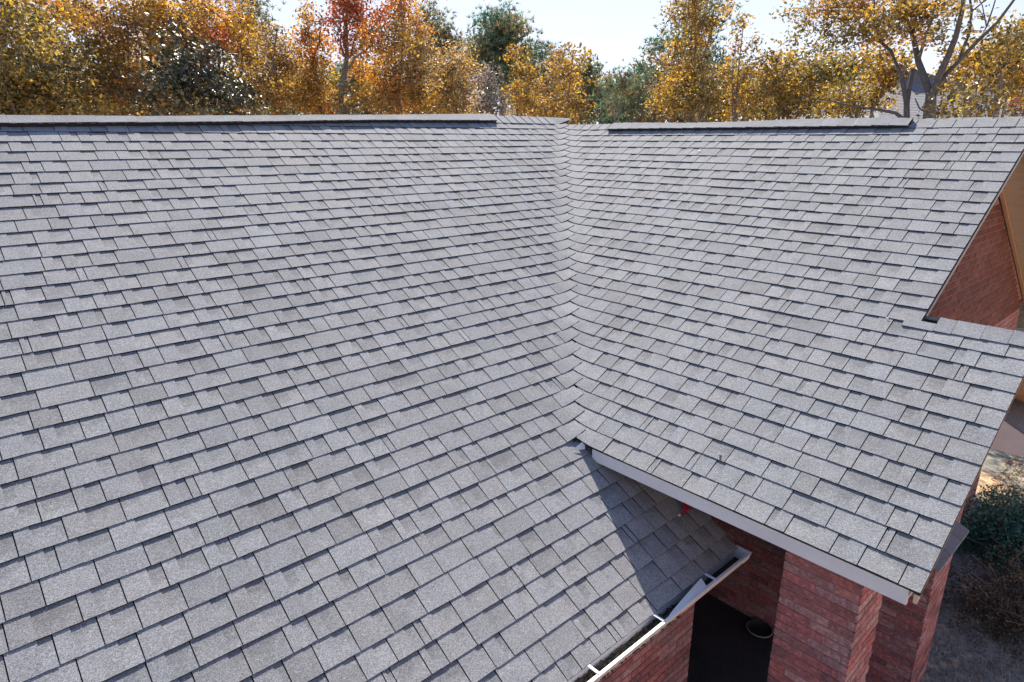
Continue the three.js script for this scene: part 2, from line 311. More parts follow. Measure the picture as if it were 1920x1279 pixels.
function vent(face, aA, aB, sTop, sBot, pitch, label, seed) {
  const v = child('ridge_vent'); tag(v, label); const r = rng(seed), h = face === 'L' ? VH : 0.046;
  const caps = []; let a = aA; while (a < aB - 0.02) { const b = Math.min(a + pitch * (0.95 + 0.1 * r()), aB), g = new GB(); capPiece(g, face, a, b - (face === 'R' ? 0.003 : 0.0015), sTop, sBot, h + 0.0012 * gauss(r), 0.006, r, face === 'R' ? -0.006 : -0.003); g.build('cap_shingle', M.shingle, v); a = b; }
  const g = new GB(), n = Math.ceil((aB - aA) / 0.25);
  for (let k = 0; k < n; k++) {
    const x0 = lerp(aA, aB, k / n), x1 = lerp(aA, aB, (k + 1) / n), T = (x, hh) => P(face, x, sBot(x) - 0.008, hh), U = (x, hh) => P(face, x, sTop(x), hh);
    g.quad(T(x0, h - 0.007), T(x0, 0), T(x1, 0), T(x1, h - 0.007)); g.quad(U(x0, h - 0.007), T(x0, h - 0.007), T(x1, h - 0.007), U(x1, h - 0.007));
    if (k === 0) g.quad(U(x0, h), T(x0, h), T(x0, 0), U(x0, 0)); if (k === n - 1) g.quad(U(x1, h), U(x1, -0.01), T(x1, -0.01), T(x1, h));
  }
  g.build('vent_body', M.vent, v);
  const w = new GB(); for (let x = aA + 0.03; x < aB; x += 0.075 + 0.03 * r()) { const s = sBot(x) - 0.006, p = P(face, x, s, h - 0.0125), q = face === 'L' ? [-1, 0, 0] : [0, 0, -1]; w.box(add(p, [0, 0, 0]), mul(q, 0.02 + 0.03 * r()), sub(P(face, x, s + 0.005, 0), P(face, x, s, 0)), sub(P(face, x, s, 0.003), P(face, x, s, 0)), [1, 1, 1]); }
  const lou = w.build('vent_louvre', M.drip, v); lou.userData.kind = 'stuff';
}
const K = VH * 1.5;
vent('L', 1.06, LEFT_END, a => idxL(ltop(a)) + K, a => idxL(lbot(a)) + K, 0.31, 'long ridge vent along the left ridge', 301);
vent('R', 0.72, 4.36, a => idxR(-2.05 - 0.12 * Math.sin(a * 2.2)) + 0.065, a => idxR(-1.12) + 0.065, 0.165, 'ridge vent along the right ridge', 302);
{
  const c = child('ridge_cap'); tag(c, 'short run of bare ridge caps left of the valley'); const r = rng(303);
  for (let a = 1.08; a > -0.12; a -= 0.15) { const g = new GB(); capPiece(g, 'L', a - 0.15, a + 0.01, () => idxL(-3.36) + 0.015, () => idxL(-2.05) + 0.015, 0.008, 0.007, r, 0.006); g.build('cap_shingle', M.shingle, c); }
  const g = new GB(); capPiece(g, 'L', -0.40, -0.10, x => idxL(x < -0.2 ? -2.45 : -3.3), () => idxL(-1.9), 0.008, 0.007, r); g.build('cap_shingle', M.shingle, c);
  const d = child('ridge_cap'); tag(d, 'bare ridge caps at the right end of the right ridge');
  for (let b = 5.34; b > 4.34; b -= 0.157) { const q = new GB(); capPiece(q, 'R', Math.max(4.30, b - 0.157), b, () => idxR(-1.74) + 0.012, () => idxR(-0.80) + 0.012, 0.008, 0.008, r, 0.004); q.build('cap_shingle', M.shingle, d); }
  const e = child('ridge_cap'); tag(e, 'bare ridge caps between the valley and the right ridge vent');
  for (let b = 0.80; b > -0.12; b -= 0.157) { const q = new GB(); capPiece(q, 'R', b - 0.157, b, () => idxR(-2.05) + 0.012, () => idxR(-1.05) + 0.012, 0.007, 0.007, r, 0.004); q.build('cap_shingle', M.shingle, e); }
  // caps along the low ridge of the porch gable
  const f = child('ridge_cap'); tag(f, 'ridge caps of the small porch gable under the brick wall');
  const u = rng(305), joints = [5.24, 5.43, 5.533, 5.695, 5.84, 5.99];
  for (let k = 0; k + 1 < joints.length; k++) { const q = new GB(); capPiece(q, 'R', joints[k], joints[k + 1] - 0.003, () => idxR(k ? 16.3 : 16.75) + 0.012, () => idxR(17.32 - 0.02 * k) + 0.004, 0.013, 0.008, u, -0.004); q.build('cap_shingle', M.shingle, f); }
}

// ---------------------------------------------------------------- bricks
const tones = [[0.62, 0.24, 0.23], [0.56, 0.21, 0.21], [0.62, 0.31, 0.30], [0.50, 0.21, 0.21], [0.60, 0.36, 0.36], [0.50, 0.28, 0.29], [0.62, 0.36, 0.35], [0.38, 0.19, 0.19], [0.60, 0.26, 0.25]];
let brickCount = 0;
// face of bricks: from corner o along unit d for w metres, up for hgt, facing n; inside(x, y) limits it
function brickFace(parent, o, d, w, hgt, n, { each = false, seed = 1, inside = null, len = 0.2, palette = tones } = {}) {
  const r = rng(seed), HH = 0.058, JT = 0.0105, g = new GB(), back = 0.012; let rowN = 0;
  for (let y = 0; y + HH <= hgt + 0.001; y += HH + JT, rowN++) {
    let x = rowN % 2 ? -(len / 2 + JT / 2) : 0;
    for (; x < w - 0.02; x += len + JT) {
      const x0 = Math.max(0, x), x1 = Math.min(w, x + len); if (x1 - x0 < 0.03) continue;
      if (inside && !inside((x0 + x1) / 2, y + HH / 2)) continue;
      const t = palette[r() * palette.length | 0], k = 0.85 + 0.3 * r(), col = mul(t, k), out = 0.0005 + 0.0025 * r(), p = add(add(o, mul(d, x0)), [0, y, 0]);
      const b = each && brickCount < 290 ? new GB() : g;
      b.box(add(p, mul(n, -back)), mul(d, x1 - x0), [0, HH, 0], mul(n, back + out), col, [r() * 3, r() * 3]);
      if (b !== g) { b.build('brick', M.brick, parent); brickCount++; }
    }
  }
  if (!g.empty) { const m = g.build('brick_field', M.brick, parent); m.userData.kind = 'stuff'; }
}
const PORCH_TOP = -2.28;
{
  // square porch column at the near corner of the right wing
  const col = child('brick_column'); tag(col, 'porch column under the white fascia'); const g = new GB(); g.bx([3.875, GROUND, 1.045], [4.33, PORCH_TOP, 1.53]); g.build('mortar_core', M.mortar, col);
  brickFace(col, [3.871, GROUND, 1.533], [0, 0, -1], 0.49, 2.62, [-1, 0, 0], { each: true, seed: 401, len: 0.215 });
  brickFace(col, [3.867, GROUND, 1.041], [1, 0, 0], 0.465, 2.62, [0, 0, -1], { each: true, seed: 402, len: 0.215 });
  brickFace(col, [3.871, GROUND, 1.534], [1, 0, 0], 0.46, 2.62, [0, 0, 1], { seed: 409, len: 0.215 });
  // house wall behind the porch, ending in the far column
  const wall = child('brick_wall'); tag(wall, 'shaded wall at the back of the porch'); const h = new GB(); h.bx([5.755, GROUND, 1.045], [6.26, PORCH_TOP, 7.0]); h.build('mortar_core', M.mortar, wall);
  brickFace(wall, [5.751, GROUND, 4.4], [0, 0, -1], 3.36, 2.62, [-1, 0, 0], { seed: 403 });
  brickFace(wall, [5.747, GROUND, 1.041], [1, 0, 0], 0.515, 2.62, [0, 0, -1], { seed: 404 });
  // pediment of the porch gable
  const ped = child('brick_wall'); tag(ped, 'small gable wall over the porch columns'); const q = new GB();
  q.prism([[3.6, PORCH_TOP - 0.14, 1.06], [6.4, PORCH_TOP - 0.14, 1.06], [6.4, -2.02, 1.06], [5.0, -1.22, 1.06], [3.6, -2.02, 1.06]], [0, 0, 0.1]); q.build('mortar_core', M.mortar, ped);
  brickFace(ped, [3.6, PORCH_TOP - 0.14, 1.056], [1, 0, 0], 2.8, 1.2, [0, 0, -1], { seed: 405, inside: (x, y) => y + PORCH_TOP - 0.14 < -1.27 - Math.abs(x - 1.4) * 0.58 });
  // main gable wall of the right wing, above and right of the porch gable
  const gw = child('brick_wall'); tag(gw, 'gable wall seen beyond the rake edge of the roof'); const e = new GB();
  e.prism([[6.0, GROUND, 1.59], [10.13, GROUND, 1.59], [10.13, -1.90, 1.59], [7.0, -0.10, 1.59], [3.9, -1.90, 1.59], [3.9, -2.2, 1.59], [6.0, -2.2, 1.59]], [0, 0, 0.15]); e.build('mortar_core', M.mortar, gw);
  brickFace(gw, [4.0, -2.05, 1.587], [1, 0, 0], 6.13, 2.0, [0, 0, -1], { seed: 406, palette: tones.slice(0, 4).map(t => [t[0] * 0.42, t[1] * 0.36, t[2] * 0.27]), inside: (x, y) => y - 2.05 < -0.12 - Math.abs(x + 4.0 - 7.0) * 0.596 });  // upper gable bricks darkened in colour, standing in for shade under the overhang
  brickFace(gw, [6.27, GROUND, 1.587], [1, 0, 0], 3.86, 2.84, [0, 0, -1], { seed: 407 });
  // wall under the left eave
  const lw = child('brick_wall'); tag(lw, 'front wall under the left gutter'); const k = new GB(); k.bx([-2.4, GROUND, 2.165], [3.866, -2.99, 2.45]); k.build('mortar_core', M.mortar, lw);
  brickFace(lw, [2.2, GROUND, 2.161], [1, 0, 0], 1.67, 1.9, [0, 0, -1], { each: true, seed: 408, len: 0.215 });
}
// floors, ceilings and hidden walls that close the porch
{
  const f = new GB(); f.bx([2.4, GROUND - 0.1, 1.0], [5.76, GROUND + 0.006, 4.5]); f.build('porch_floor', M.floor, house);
  const c = new GB(); c.bx([3.36, PORCH_TOP + 0.03, 1.06], [6.6, PORCH_TOP + 0.05, 6.6]); c.build('porch_ceiling', M.white, house);
  const w = new GB(); w.bx([-2.4, GROUND, 4.4], [5.76, -2.3, 4.6]); w.bx([2.3, GROUND, 2.45], [2.5, -2.95, 4.4]); w.bx([10.0, GROUND, 1.75], [10.13, -2.0, 11.5]); w.bx([-2.4, GROUND, 11.3], [10.13, -2.3, 11.45]); w.bx([-2.45, GROUND, 2.2], [-2.3, -2.3, 11.4]); w.bx([6.0, GROUND, 1.75], [6.2, -2.2, 2.0]);
  w.build('inner_wall', M.mortar, house);
}

// ---------------------------------------------------------------- eaves, rakes, soffits
{
  const g = new GB(), x = J[0] - C * EAVE_R;
  g.box([x + 0.008, -2.264, J[2] - 3.83], [0.022, 0, 0], [0, 0.090, 0], [0, 0, -2.10], [1, 1, 1]); tag(g.build('fascia', M.white, house), 'white fascia under the right eave');
  const d = new GB(); d.box([x + 0.006, -2.173, J[2] - 3.84], [0.05, 0, 0], [0, 0.005, 0], [0, 0, -2.14], [1, 1, 1]); d.build('drip_edge', M.dark, house);
  const s = new GB(); s.box([x + 0.035, -2.258, 3.0], [0.55, 0, 0], [0, 0.012, 0], [0, 0, -2.3], [1, 1, 1]); s.build('soffit', M.white, house);
  // bent white metal where the fascia dies into the left slope
  const m = new GB(), a = P('F', 3.70, SL + 30.75 * EXP, 0.02), b = P('F', 3.66, SL + 30.35 * EXP, 0.05), c = P('F', 3.80, SL + 30.5 * EXP, 0.016); m.tri(a, b, c); m.tri(add(a, [0, -0.003, 0]), add(c, [0, -0.003, 0]), add(b, [0, -0.003, 0])); tag(m.build('flashing', M.white, house), 'bent corner of white flashing at the foot of the valley');
}
function rakeBoard(b, sA, sB, h, t, mat, name, label, off = 0) {
  const g = new GB(), p0 = P('R', b, sA, -0.002), p1 = P('R', b, sB, -0.002); p0[2] = p1[2] = J[2] - b - off;
  g.prism([p0, p1, add(p1, [0, -h, 0]), add(p0, [0, -h, 0])], [0, 0, t]); tag(g.build(name, mat, house), label);
}
rakeBoard(5.33, idxR(-1.9), idxR(17.25), 0.085, 0.02, M.drip, 'rake_board', 'grey rake board along the right end of the roof', -0.004);
rakeBoard(5.335, idxR(-1.9), idxR(17.28), 0.014, 0.03, M.dark, 'drip_edge', null, 0.002);
rakeBoard(5.975, idxR(17.4), EAVE_R - 0.01, 0.075, 0.02, M.rake, 'rake_board', 'bare yellowish rake board of the porch gable', 0);
rakeBoard(5.98, idxR(17.4), EAVE_R - 0.005, 0.018, 0.03, M.dark, 'drip_edge', null, 0.003);
{
  // underside of the far rake: tan boards with fine joints, and the strip where it meets the bricks
  const far = (u2a, u2b, u1a, u1b, apexU, apexY, gb, n) => { for (let k = 0; k < n; k++) { const a = lerp(u1a, u1b, k / n), b = lerp(u1a, u1b, (k + 1) / n) - 0.010, y = u => apexY - Math.abs(u - apexU) * Math.tan(TH); gb.prism([[a, y(a), u2a], [b, y(b), u2a], [b, y(b), u2b], [a, y(a), u2b]], [0, -0.012, 0]); } };
  const so = child('soffit'); tag(so, 'tan underside of the far gable overhang');
  for (let k = 0; k < 26; k++) { const g = new GB(); far(1.298, 1.572, 7.02 + k * 0.14, 7.02 + (k + 1) * 0.14, 7.0, -0.02, g, 1); g.build('panel', M.soffit, so); }
  const tr = new GB(), y = u => -0.045 - (u - 7) * Math.tan(TH); tr.prism([[7.0, y(7), 1.545], [10.7, y(10.7), 1.545], [10.7, y(10.7) - 0.035, 1.545], [7.0, y(7) - 0.035, 1.545]], [0, 0, 0.03]); tr.build('trim', M.tan, house);
  const fr = new GB(), yf = u => 0.012 - (u - 7) * Math.tan(TH); fr.prism([[7.0, yf(7), 1.28], [10.7, yf(10.7), 1.28], [10.7, yf(10.7) - 0.1, 1.28], [7.0, yf(7) - 0.1, 1.28]], [0, 0, 0.02]); fr.build('rake_board', M.drip, house);
  const s2 = new GB(); far(0.66, 1.05, 5.05, 6.72, 5.01, -1.20, s2, 12); s2.build('soffit', M.tan, house);
  const s1 = new GB(); far(0.66, 1.05, 3.4, 4.95, 5.01, -1.20, s1, 10); s1.build('soffit', M.tan, house);
  // far slope of the porch gable
  const fs = new GB(), yy = u => -1.165 - (u - 5.01) * Math.tan(TH); fs.prism([[5.02, yy(5.02), 0.645], [6.72, yy(6.72), 0.645], [6.72, yy(6.72), 1.58], [5.02, yy(5.02), 1.58]], [0, -0.02, 0], gray); fs.build('far_roof_slope', M.shingle, house);
  const s3 = new GB(); far(1.30, 1.58, 4.0, 6.95, 7.0, -0.02, s3, 12); s3.build('soffit', M.tan, house);
}
// the two small shingled returns at the feet of the porch gable
function gableReturn(u1a, u1b, edgeU2, edgeY, label, seed, inset, deep) {
  const t = child('gable_return'); tag(t, label); const r = rng(seed), wallU2 = 1.06, rise = (wallU2 - edgeU2) * 0.5;
  const n = 4, g = new GB();
  const sl = (u, k, h = 0) => [u, lerp(edgeY, edgeY + rise, k) + h, lerp(edgeU2, wallU2, k)];
  for (let row = 0; row < 3; row++) { let x = u1a; while (x < u1b - 0.01) { const x1 = Math.min(u1b, x + 0.14 + 0.08 * r()), k0 = Math.max(0, row / 3 - (row ? 0 : 0.03)), k1 = (row + 1.2) / 3, tn = 0.8 + 0.2 * r(), q = new GB();
    q.prism([sl(x + 0.002, k0, 0.012), sl(x1 - 0.002, k0, 0.012), sl(x1 - 0.002, k1, 0.002), sl(x + 0.002, k1, 0.002)], [0, -0.014, 0], [tn, tn, tn]); q.build('shingle', M.shingle, t); x = x1; } }
  g.prism([[u1a, edgeY - 0.005 + inset * 0.5, edgeU2 + inset], [u1a, edgeY + rise - 0.005, wallU2], [u1a, edgeY - deep, wallU2], [u1a, edgeY - deep, edgeU2 + inset]], [u1b - u1a, 0, 0]); g.build('box', M.white, t);
}
gableReturn(3.70, 4.27, 0.655, -2.24, 'small shingled return at the near foot of the gable', 501, 0.2, 0.06);
gableReturn(5.92, 6.50, 0.63, -2.20, 'far shingled return with pale boxed end', 502, 0.01, 0.14);

// ---------------------------------------------------------------- gutter
{
  const gt = child('gutter'); tag(gt, 'white box gutter along the left eave'); const g = new GB(), u0 = -2.4, u1 = 3.885;
  const prof = [[1.893, -2.800], [1.893, -2.905], [1.825, -2.905], [1.815, -2.868], [1.792, -2.845], [1.783, -2.808], [1.783, -2.800], [1.797, -2.798], [1.797, -2.803], [1.788, -2.806], [1.797, -2.843], [1.820, -2.864], [1.829, -2.900], [1.889, -2.900], [1.889, -2.800]];
  for (let k = 0; k < prof.length; k++) { const a = prof[k], b = prof[(k + 1) % prof.length]; g.quad([u0, a[1], a[0]], [u1, a[1], a[0]], [u1, b[1], b[0]], [u0, b[1], b[0]]); }
  g.build('trough', M.metal, gt);
  const lip = new GB(); lip.bx([u0, -2.801, 1.775], [u1, -2.794, 1.793]); lip.build('lip', M.metal, gt);
  const ec = new GB(); ec.prism([[u1, -2.793, 1.774], [u1, -2.793, 1.893], [u1, -2.907, 1.893], [u1, -2.907, 1.822], [u1, -2.85, 1.79]], [0.004, 0, 0]); ec.bx([u1 - 0.012, -2.793, 1.776], [u1 + 0.006, -2.789, 1.893]); ec.build('end_cap', M.metal, gt);
  for (const x of [3.44, 2.862, 2.26, 1.66, 1.06]) { const h = new GB(); h.bx([x - 0.008, -2.795, 1.786], [x + 0.008, -2.789, 1.872]); h.build('hanger', M.metal, gt); }
  // bent flap of sheet metal standing up from the lip
  const f = new GB(), n = 10; for (let k = 0; k < n; k++) { const q = t => { const u = lerp(2.90, 3.34, t), w = 0.062 * Math.pow(t, 0.8) + 0.003; return [[u, -2.797, 1.788], [u + 0.03 * t, -2.797 + 0.25 * w, 1.788 + w]]; }; const [a, b] = q(k / n), [c, d] = q((k + 1) / n); f.quad(a, b, d, c); f.quad(add(a, [0, -0.002, 0]), add(c, [0, -0.002, 0]), add(d, [0, -0.002, 0]), add(b, [0, -0.002, 0])); }
  tag(f.build('bent_flap', M.metal, gt), 'torn flap of pale sheet metal');
  const fa = new GB(); fa.bx([-2.4, -2.97, 1.896], [3.87, -2.805, 1.918]); fa.build('fascia', M.wood, house);
  const st = new GB(); st.bx([-2.4, -2.815, 1.880], [3.868, -2.802, 1.916]); st.build('starter_strip', M.wood, house);
  const so = new GB(); so.bx([-2.4, -2.985, 1.918], [3.87, -2.972, 2.2]); so.build('soffit', M.white, house);
  const li = new GB(), r = rng(601); for (let k = 0; k < 1500; k++) { const u = -0.5 + r() * 3.6, w = 1.805 + r() * 0.075, y = -2.885 + 0.03 * r(), z = 0.012 + 0.016 * r(), an = r() * 6.3, t = (r() - 0.5) * 0.8, dx = [Math.cos(an) * z, t * z * 0.5, Math.sin(an) * z], dz = [-Math.sin(an) * z * 0.4, (r() - 0.5) * z * 0.5, Math.cos(an) * z * 0.4], c = [0.05 + 0.10 * r(), 0.05 + 0.05 * r(), 0.03 + 0.02 * r()]; const p = [u, y, w]; li.quad(sub(p, dx), sub(p, dz), add(p, dx), add(p, dz), c); }
  li.bx([-2.4, -2.899, 1.832], [3.88, -2.884, 1.888], [0.045, 0.04, 0.03]);
  tag(li.build('leaf_litter', M.needle), 'dark leaf litter lying in the left gutter', 'leaf litter', null, 'stuff');
}

// ---------------------------------------------------------------- small things on the roof and the porch
{
  const r = rng(701), g = new GB(), o = (a, i, h) => P('F', a, idxL(i), h);
  const t = thing('plastic_scrap', P('F', 3.28, idxL(35.8), 0.01), 'crumpled crimson scrap lying on the shaded shingles under the eave', 'scrap');
  const pts = [[3.37, 36.15, 0.012], [3.33, 35.7, 0.05], [3.25, 35.45, 0.03], [3.17, 35.95, 0.014], [3.22, 36.12, 0.06], [3.30, 36.0, 0.025], [3.24, 35.2, 0.09]].map(q => o(...q));
  for (const [a, b, c] of [[0, 5, 1], [1, 5, 2], [5, 4, 2], [4, 3, 2], [1, 2, 6], [2, 3, 6]]) { g.tri(pts[a], pts[b], pts[c]); g.tri(add(pts[a], [0, -0.003, 0]), add(pts[c], [0, -0.003, 0]), add(pts[b], [0, -0.003, 0])); }
  g.build('film', std({ color: new THREE.Color().setRGB(0.30, 0.012, 0.05), roughness: 0.55 }), t);
  const w = new GB(); w.tube([o(3.20, 36.1, 0.055), o(3.16, 35.85, 0.075)], [0.005, 0.004], 6); w.box(o(3.395, 36.05, 0.01), [0.014, 0, 0], [0, 0.012, 0], [0, 0, 0.014]); w.build('white_end', M.white, t);
  const bit = (face, a, i, name, label, cat, mat, z, col) => { const gg = new GB(), F3 = (da, ds, h) => P(face, a + da * z, idxL(i) + ds * z, h); gg.quad(F3(-1, -0.3, 0.012), F3(-0.2, 0.5, 0.016), F3(1, 0.2, 0.013), F3(0.3, -0.6, 0.02), col); gg.quad(F3(-0.2, 0.5, 0.016), F3(0.1, 1.0, 0.012), F3(0.6, 0.9, 0.013), F3(1, 0.2, 0.013), col); tag(gg.build(name, mat), label, cat); };
  const br = [0.06, 0.045, 0.03];
  bit('R', 4.70, 27.95, 'dry_leaf', 'curled dark leaf caught on the lower right slope', 'leaf', M.needle, 0.015, br);
  bit('R', 2.39, 2.6, 'paper_bit', 'white speck of paper high on the right slope', 'paper bit', M.white, 0.016, [1, 1, 1]);
  bit('R', 5.133, 17.2, 'paper_bit', 'white speck beside the end of the rake edge', 'paper bit', M.white, 0.012, [1, 1, 1]);
  // pot on the dark porch floor
  const pos = [5.60, GROUND, 2.37], pot = thing('round_dish', pos, 'dark round dish with a thin pale rim on the porch floor', 'dish');
  const lathe = (pr, mat, name) => { const m = new THREE.Mesh(new THREE.LatheGeometry(pr.map(q => new THREE.Vector2(q[0], q[1])), 32), mat); m.name = name; m.castShadow = m.receiveShadow = true; m.position.y = 0.006; pot.add(m); };
  lathe([[0, 0], [0.10, 0], [0.128, 0.055], [0.122, 0.055], [0.095, 0.012], [0, 0.012]], std({ color: new THREE.Color().setRGB(0.03, 0.03, 0.03), roughness: 0.7 }), 'bowl');
  lathe([[0.121, 0.052], [0.131, 0.052], [0.132, 0.060], [0.122, 0.061]], std({ color: new THREE.Color().setRGB(0.34, 0.34, 0.32), roughness: 0.5 }), 'rim');
}
// ---------------------------------------------------------------- ground
{
  const n = 512, a = noiseField(n, n, 90, 801), b = noiseField(n, n, 26, 802), c = noiseField(n, n, 6, 803), d = noiseField(n, n, 2.2, 804);
  const gt = tex(n, n, (i, j) => { const m = a(i, j) * 0.6 + b(i, j) * 0.5 + c(i, j) * 0.25, k = 0.25 + 0.6 * c(i, j) + 0.8 * d(i, j); const q = Math.max(0, Math.min(1, (m - 0.60) * 5)); return [s8(k * lerp(0.20, 0.46, q)), s8(k * lerp(0.20, 0.32, q)), s8(k * lerp(0.17, 0.19, q))]; }, [1, 1]);
  const g = new THREE.PlaneGeometry(900, 900); g.rotateX(-Math.PI / 2); const uv = g.attributes.uv; for (let k = 0; k < uv.count; k++) uv.setXY(k, uv.getX(k) * 900 / 5.2, uv.getY(k) * 900 / 5.2);
  const m = new THREE.Mesh(g, std({ map: gt, roughness: 0.95 })); m.name = 'ground'; m.receiveShadow = true; m.userData.kind = 'structure'; scene.add(m);
  // fallen leaves and tufts on the lawn beside the house
  const r = rng(805), f = new GB(), t = new GB();
  for (let k = 0; k < 7000; k++) { const u = 5.6 + Math.sqrt(r()) * 10, w = -0.9 + r() * 2.5; if (w > 1.5 && u < 10.3) continue; const z = (0.012 + 0.014 * r()) * (u < 10 ? 0.8 : 1.4), an = r() * 6.3, p = [u, GROUND + 0.012 + 0.02 * r(), w]; if (u < 10 && r() < 0.75) continue; const dx = [Math.cos(an) * z, (r() - 0.5) * z, Math.sin(an) * z], dz = [-Math.sin(an) * z * 0.5, (r() - 0.3) * z * 0.6, Math.cos(an) * z * 0.5], q = r(); const col = q < 0.5 ? [0.40, 0.26, 0.12] : q < 0.8 ? [0.28, 0.15, 0.07] : [0.50, 0.36, 0.18]; f.quad(sub(p, dx), sub(p, dz), add(p, dx), add(p, dz), mul(col, 0.6 + 0.6 * r())); }
  tag(f.build('fallen_leaves', M.needle), 'brown fallen leaves scattered over the lawn beside the house', 'fallen leaves', null, 'stuff');
  for (let k = 0; k < 26000; k++) { const u = 5.4 + r() * 9, w = -1.0 + r() * 2.55; if (w > 1.5 && u < 10.3) continue; const z = 0.02 + 0.045 * r(), an = r() * 6.3, p = [u, GROUND, w], dx = [Math.cos(an) * 0.004, 0, Math.sin(an) * 0.004], tip = add(p, [(r() - 0.5) * z, z, (r() - 0.5) * z]); t.tri(sub(p, dx), add(p, dx), tip, mul([0.28, 0.29, 0.24], 0.4 + 1.2 * r())); }
  tag(t.build('grass', M.needle), 'thin greyish grass growing on the lawn beside the house', 'grass', null, 'stuff');
}
// ---------------------------------------------------------------- trees
const PAL = {
  gold: [[4, [0.619, 0.355, 0.027]], [3, [0.499, 0.296, 0.036]], [2, [0.292, 0.200, 0.045]], [0.8, [0.602, 0.237, 0.027]]],
  tan: [[3, [0.533, 0.333, 0.099]], [3, [0.413, 0.266, 0.090]], [2, [0.258, 0.185, 0.072]], [2, [0.619, 0.370, 0.054]]],
  olive: [[4, [0.267, 0.192, 0.036]], [3, [0.387, 0.259, 0.036]], [3, [0.516, 0.318, 0.032]], [2, [0.130, 0.130, 0.040]]],
  mixed: [[4, [0.568, 0.318, 0.032]], [3, [0.413, 0.252, 0.045]], [2, [0.241, 0.170, 0.045]], [1.0, [0.585, 0.207, 0.045]], [0.3, [0.568, 0.089, 0.081]]],
  red: [[4, [0.482, 0.118, 0.027]], [3, [0.499, 0.178, 0.027]], [2, [0.430, 0.052, 0.027]], [1, [0.310, 0.074, 0.027]]],
  orange: [[4, [0.654, 0.281, 0.023]], [3, [0.619, 0.333, 0.027]], [1.5, [0.619, 0.178, 0.027]], [2, [0.344, 0.207, 0.045]]],
  magnolia: [[4, [0.06, 0.07, 0.035]], [3, [0.11, 0.095, 0.04]], [2.5, [0.22, 0.14, 0.05]], [1, [0.4, 0.24, 0.05]]],
  pine: [[4, [0.090, 0.220, 0.140]], [3, [0.150, 0.240, 0.130]], [2, [0.232, 0.192, 0.099]]],
  brownpine: [[3, [0.220, 0.240, 0.100]], [3, [0.327, 0.229, 0.108]], [2, [0.130, 0.220, 0.130]]],
  silver: [[3, [0.200, 0.170, 0.130]], [2, [0.110, 0.100, 0.070]], [2, [0.310, 0.237, 0.243]]],
  mustard: [[4, [0.602, 0.355, 0.027]], [3, [0.447, 0.274, 0.032]], [3, [0.232, 0.163, 0.041]], [0.4, [0.602, 0.266, 0.036]]],
  yellow: [[4, [0.550, 0.311, 0.018]], [3, [0.447, 0.259, 0.027]], [1, [0.292, 0.178, 0.036]]],
};
const pick = (pal, r) => { let t = 0; for (const p of pal) t += p[0]; t *= r(); for (const p of pal) { t -= p[0]; if (t <= 0) return p[1]; } return pal[0][1]; };
function leafAt(gb, p, L, r, col, narrow = 0.55) {
  const d = unit([gauss(r), gauss(r) * 0.7 - 0.35, gauss(r)]), e = unit(cross(d, [gauss(r), gauss(r), gauss(r)])), n = cross(d, e), h = L / 2;
  const a = add(p, mul(d, -h)), b = add(p, mul(d, h)), c = add(add(p, mul(e, h * narrow)), mul(n, h * 0.22)), q = add(add(p, mul(e, -h * narrow)), mul(n, h * 0.22));
  const i = [a, c, b, q].map(v => gb.v(v, [0, 0], col)); gb.i.push(i[0], i[1], i[2], i[0], i[2], i[3]);
}
function tuft(gb, p, L, r, col, k = 7) {          // a spray of needles
  const up = unit([gauss(r) * 0.6, 0.7 + 0.3 * r(), gauss(r) * 0.6]);
  for (let q = 0; q < k; q++) { const d = unit(add(up, [gauss(r) * 0.75, gauss(r) * 0.6, gauss(r) * 0.75])), e = mul(unit(cross(d, [gauss(r), gauss(r), gauss(r)])), L * 0.075), tip = add(p, mul(d, L * (0.6 + 0.5 * r()))); const i = [sub(p, e), add(p, e), tip].map(v => gb.v(v, [0, 0], col)); gb.i.push(...i); }
}
// bent limb from a to b
function limb(gb, a, b, r0, r1, r, bend = 0.08, sides = 6) {
  const n = 4, L = Math.hypot(...sub(b, a)), pts = [], rad = []; let off = [0, 0, 0];
  for (let k = 0; k <= n; k++) { const t = k / n; if (k && k < n) off = [gauss(r) * bend * L * 0.35, gauss(r) * bend * L * 0.15, gauss(r) * bend * L * 0.35]; else off = [0, 0, 0]; pts.push(add(add(mul(a, 1 - t), mul(b, t)), off)); rad.push(lerp(r0, r1, t)); }
  gb.tube(pts, rad, sides); return pts;
}
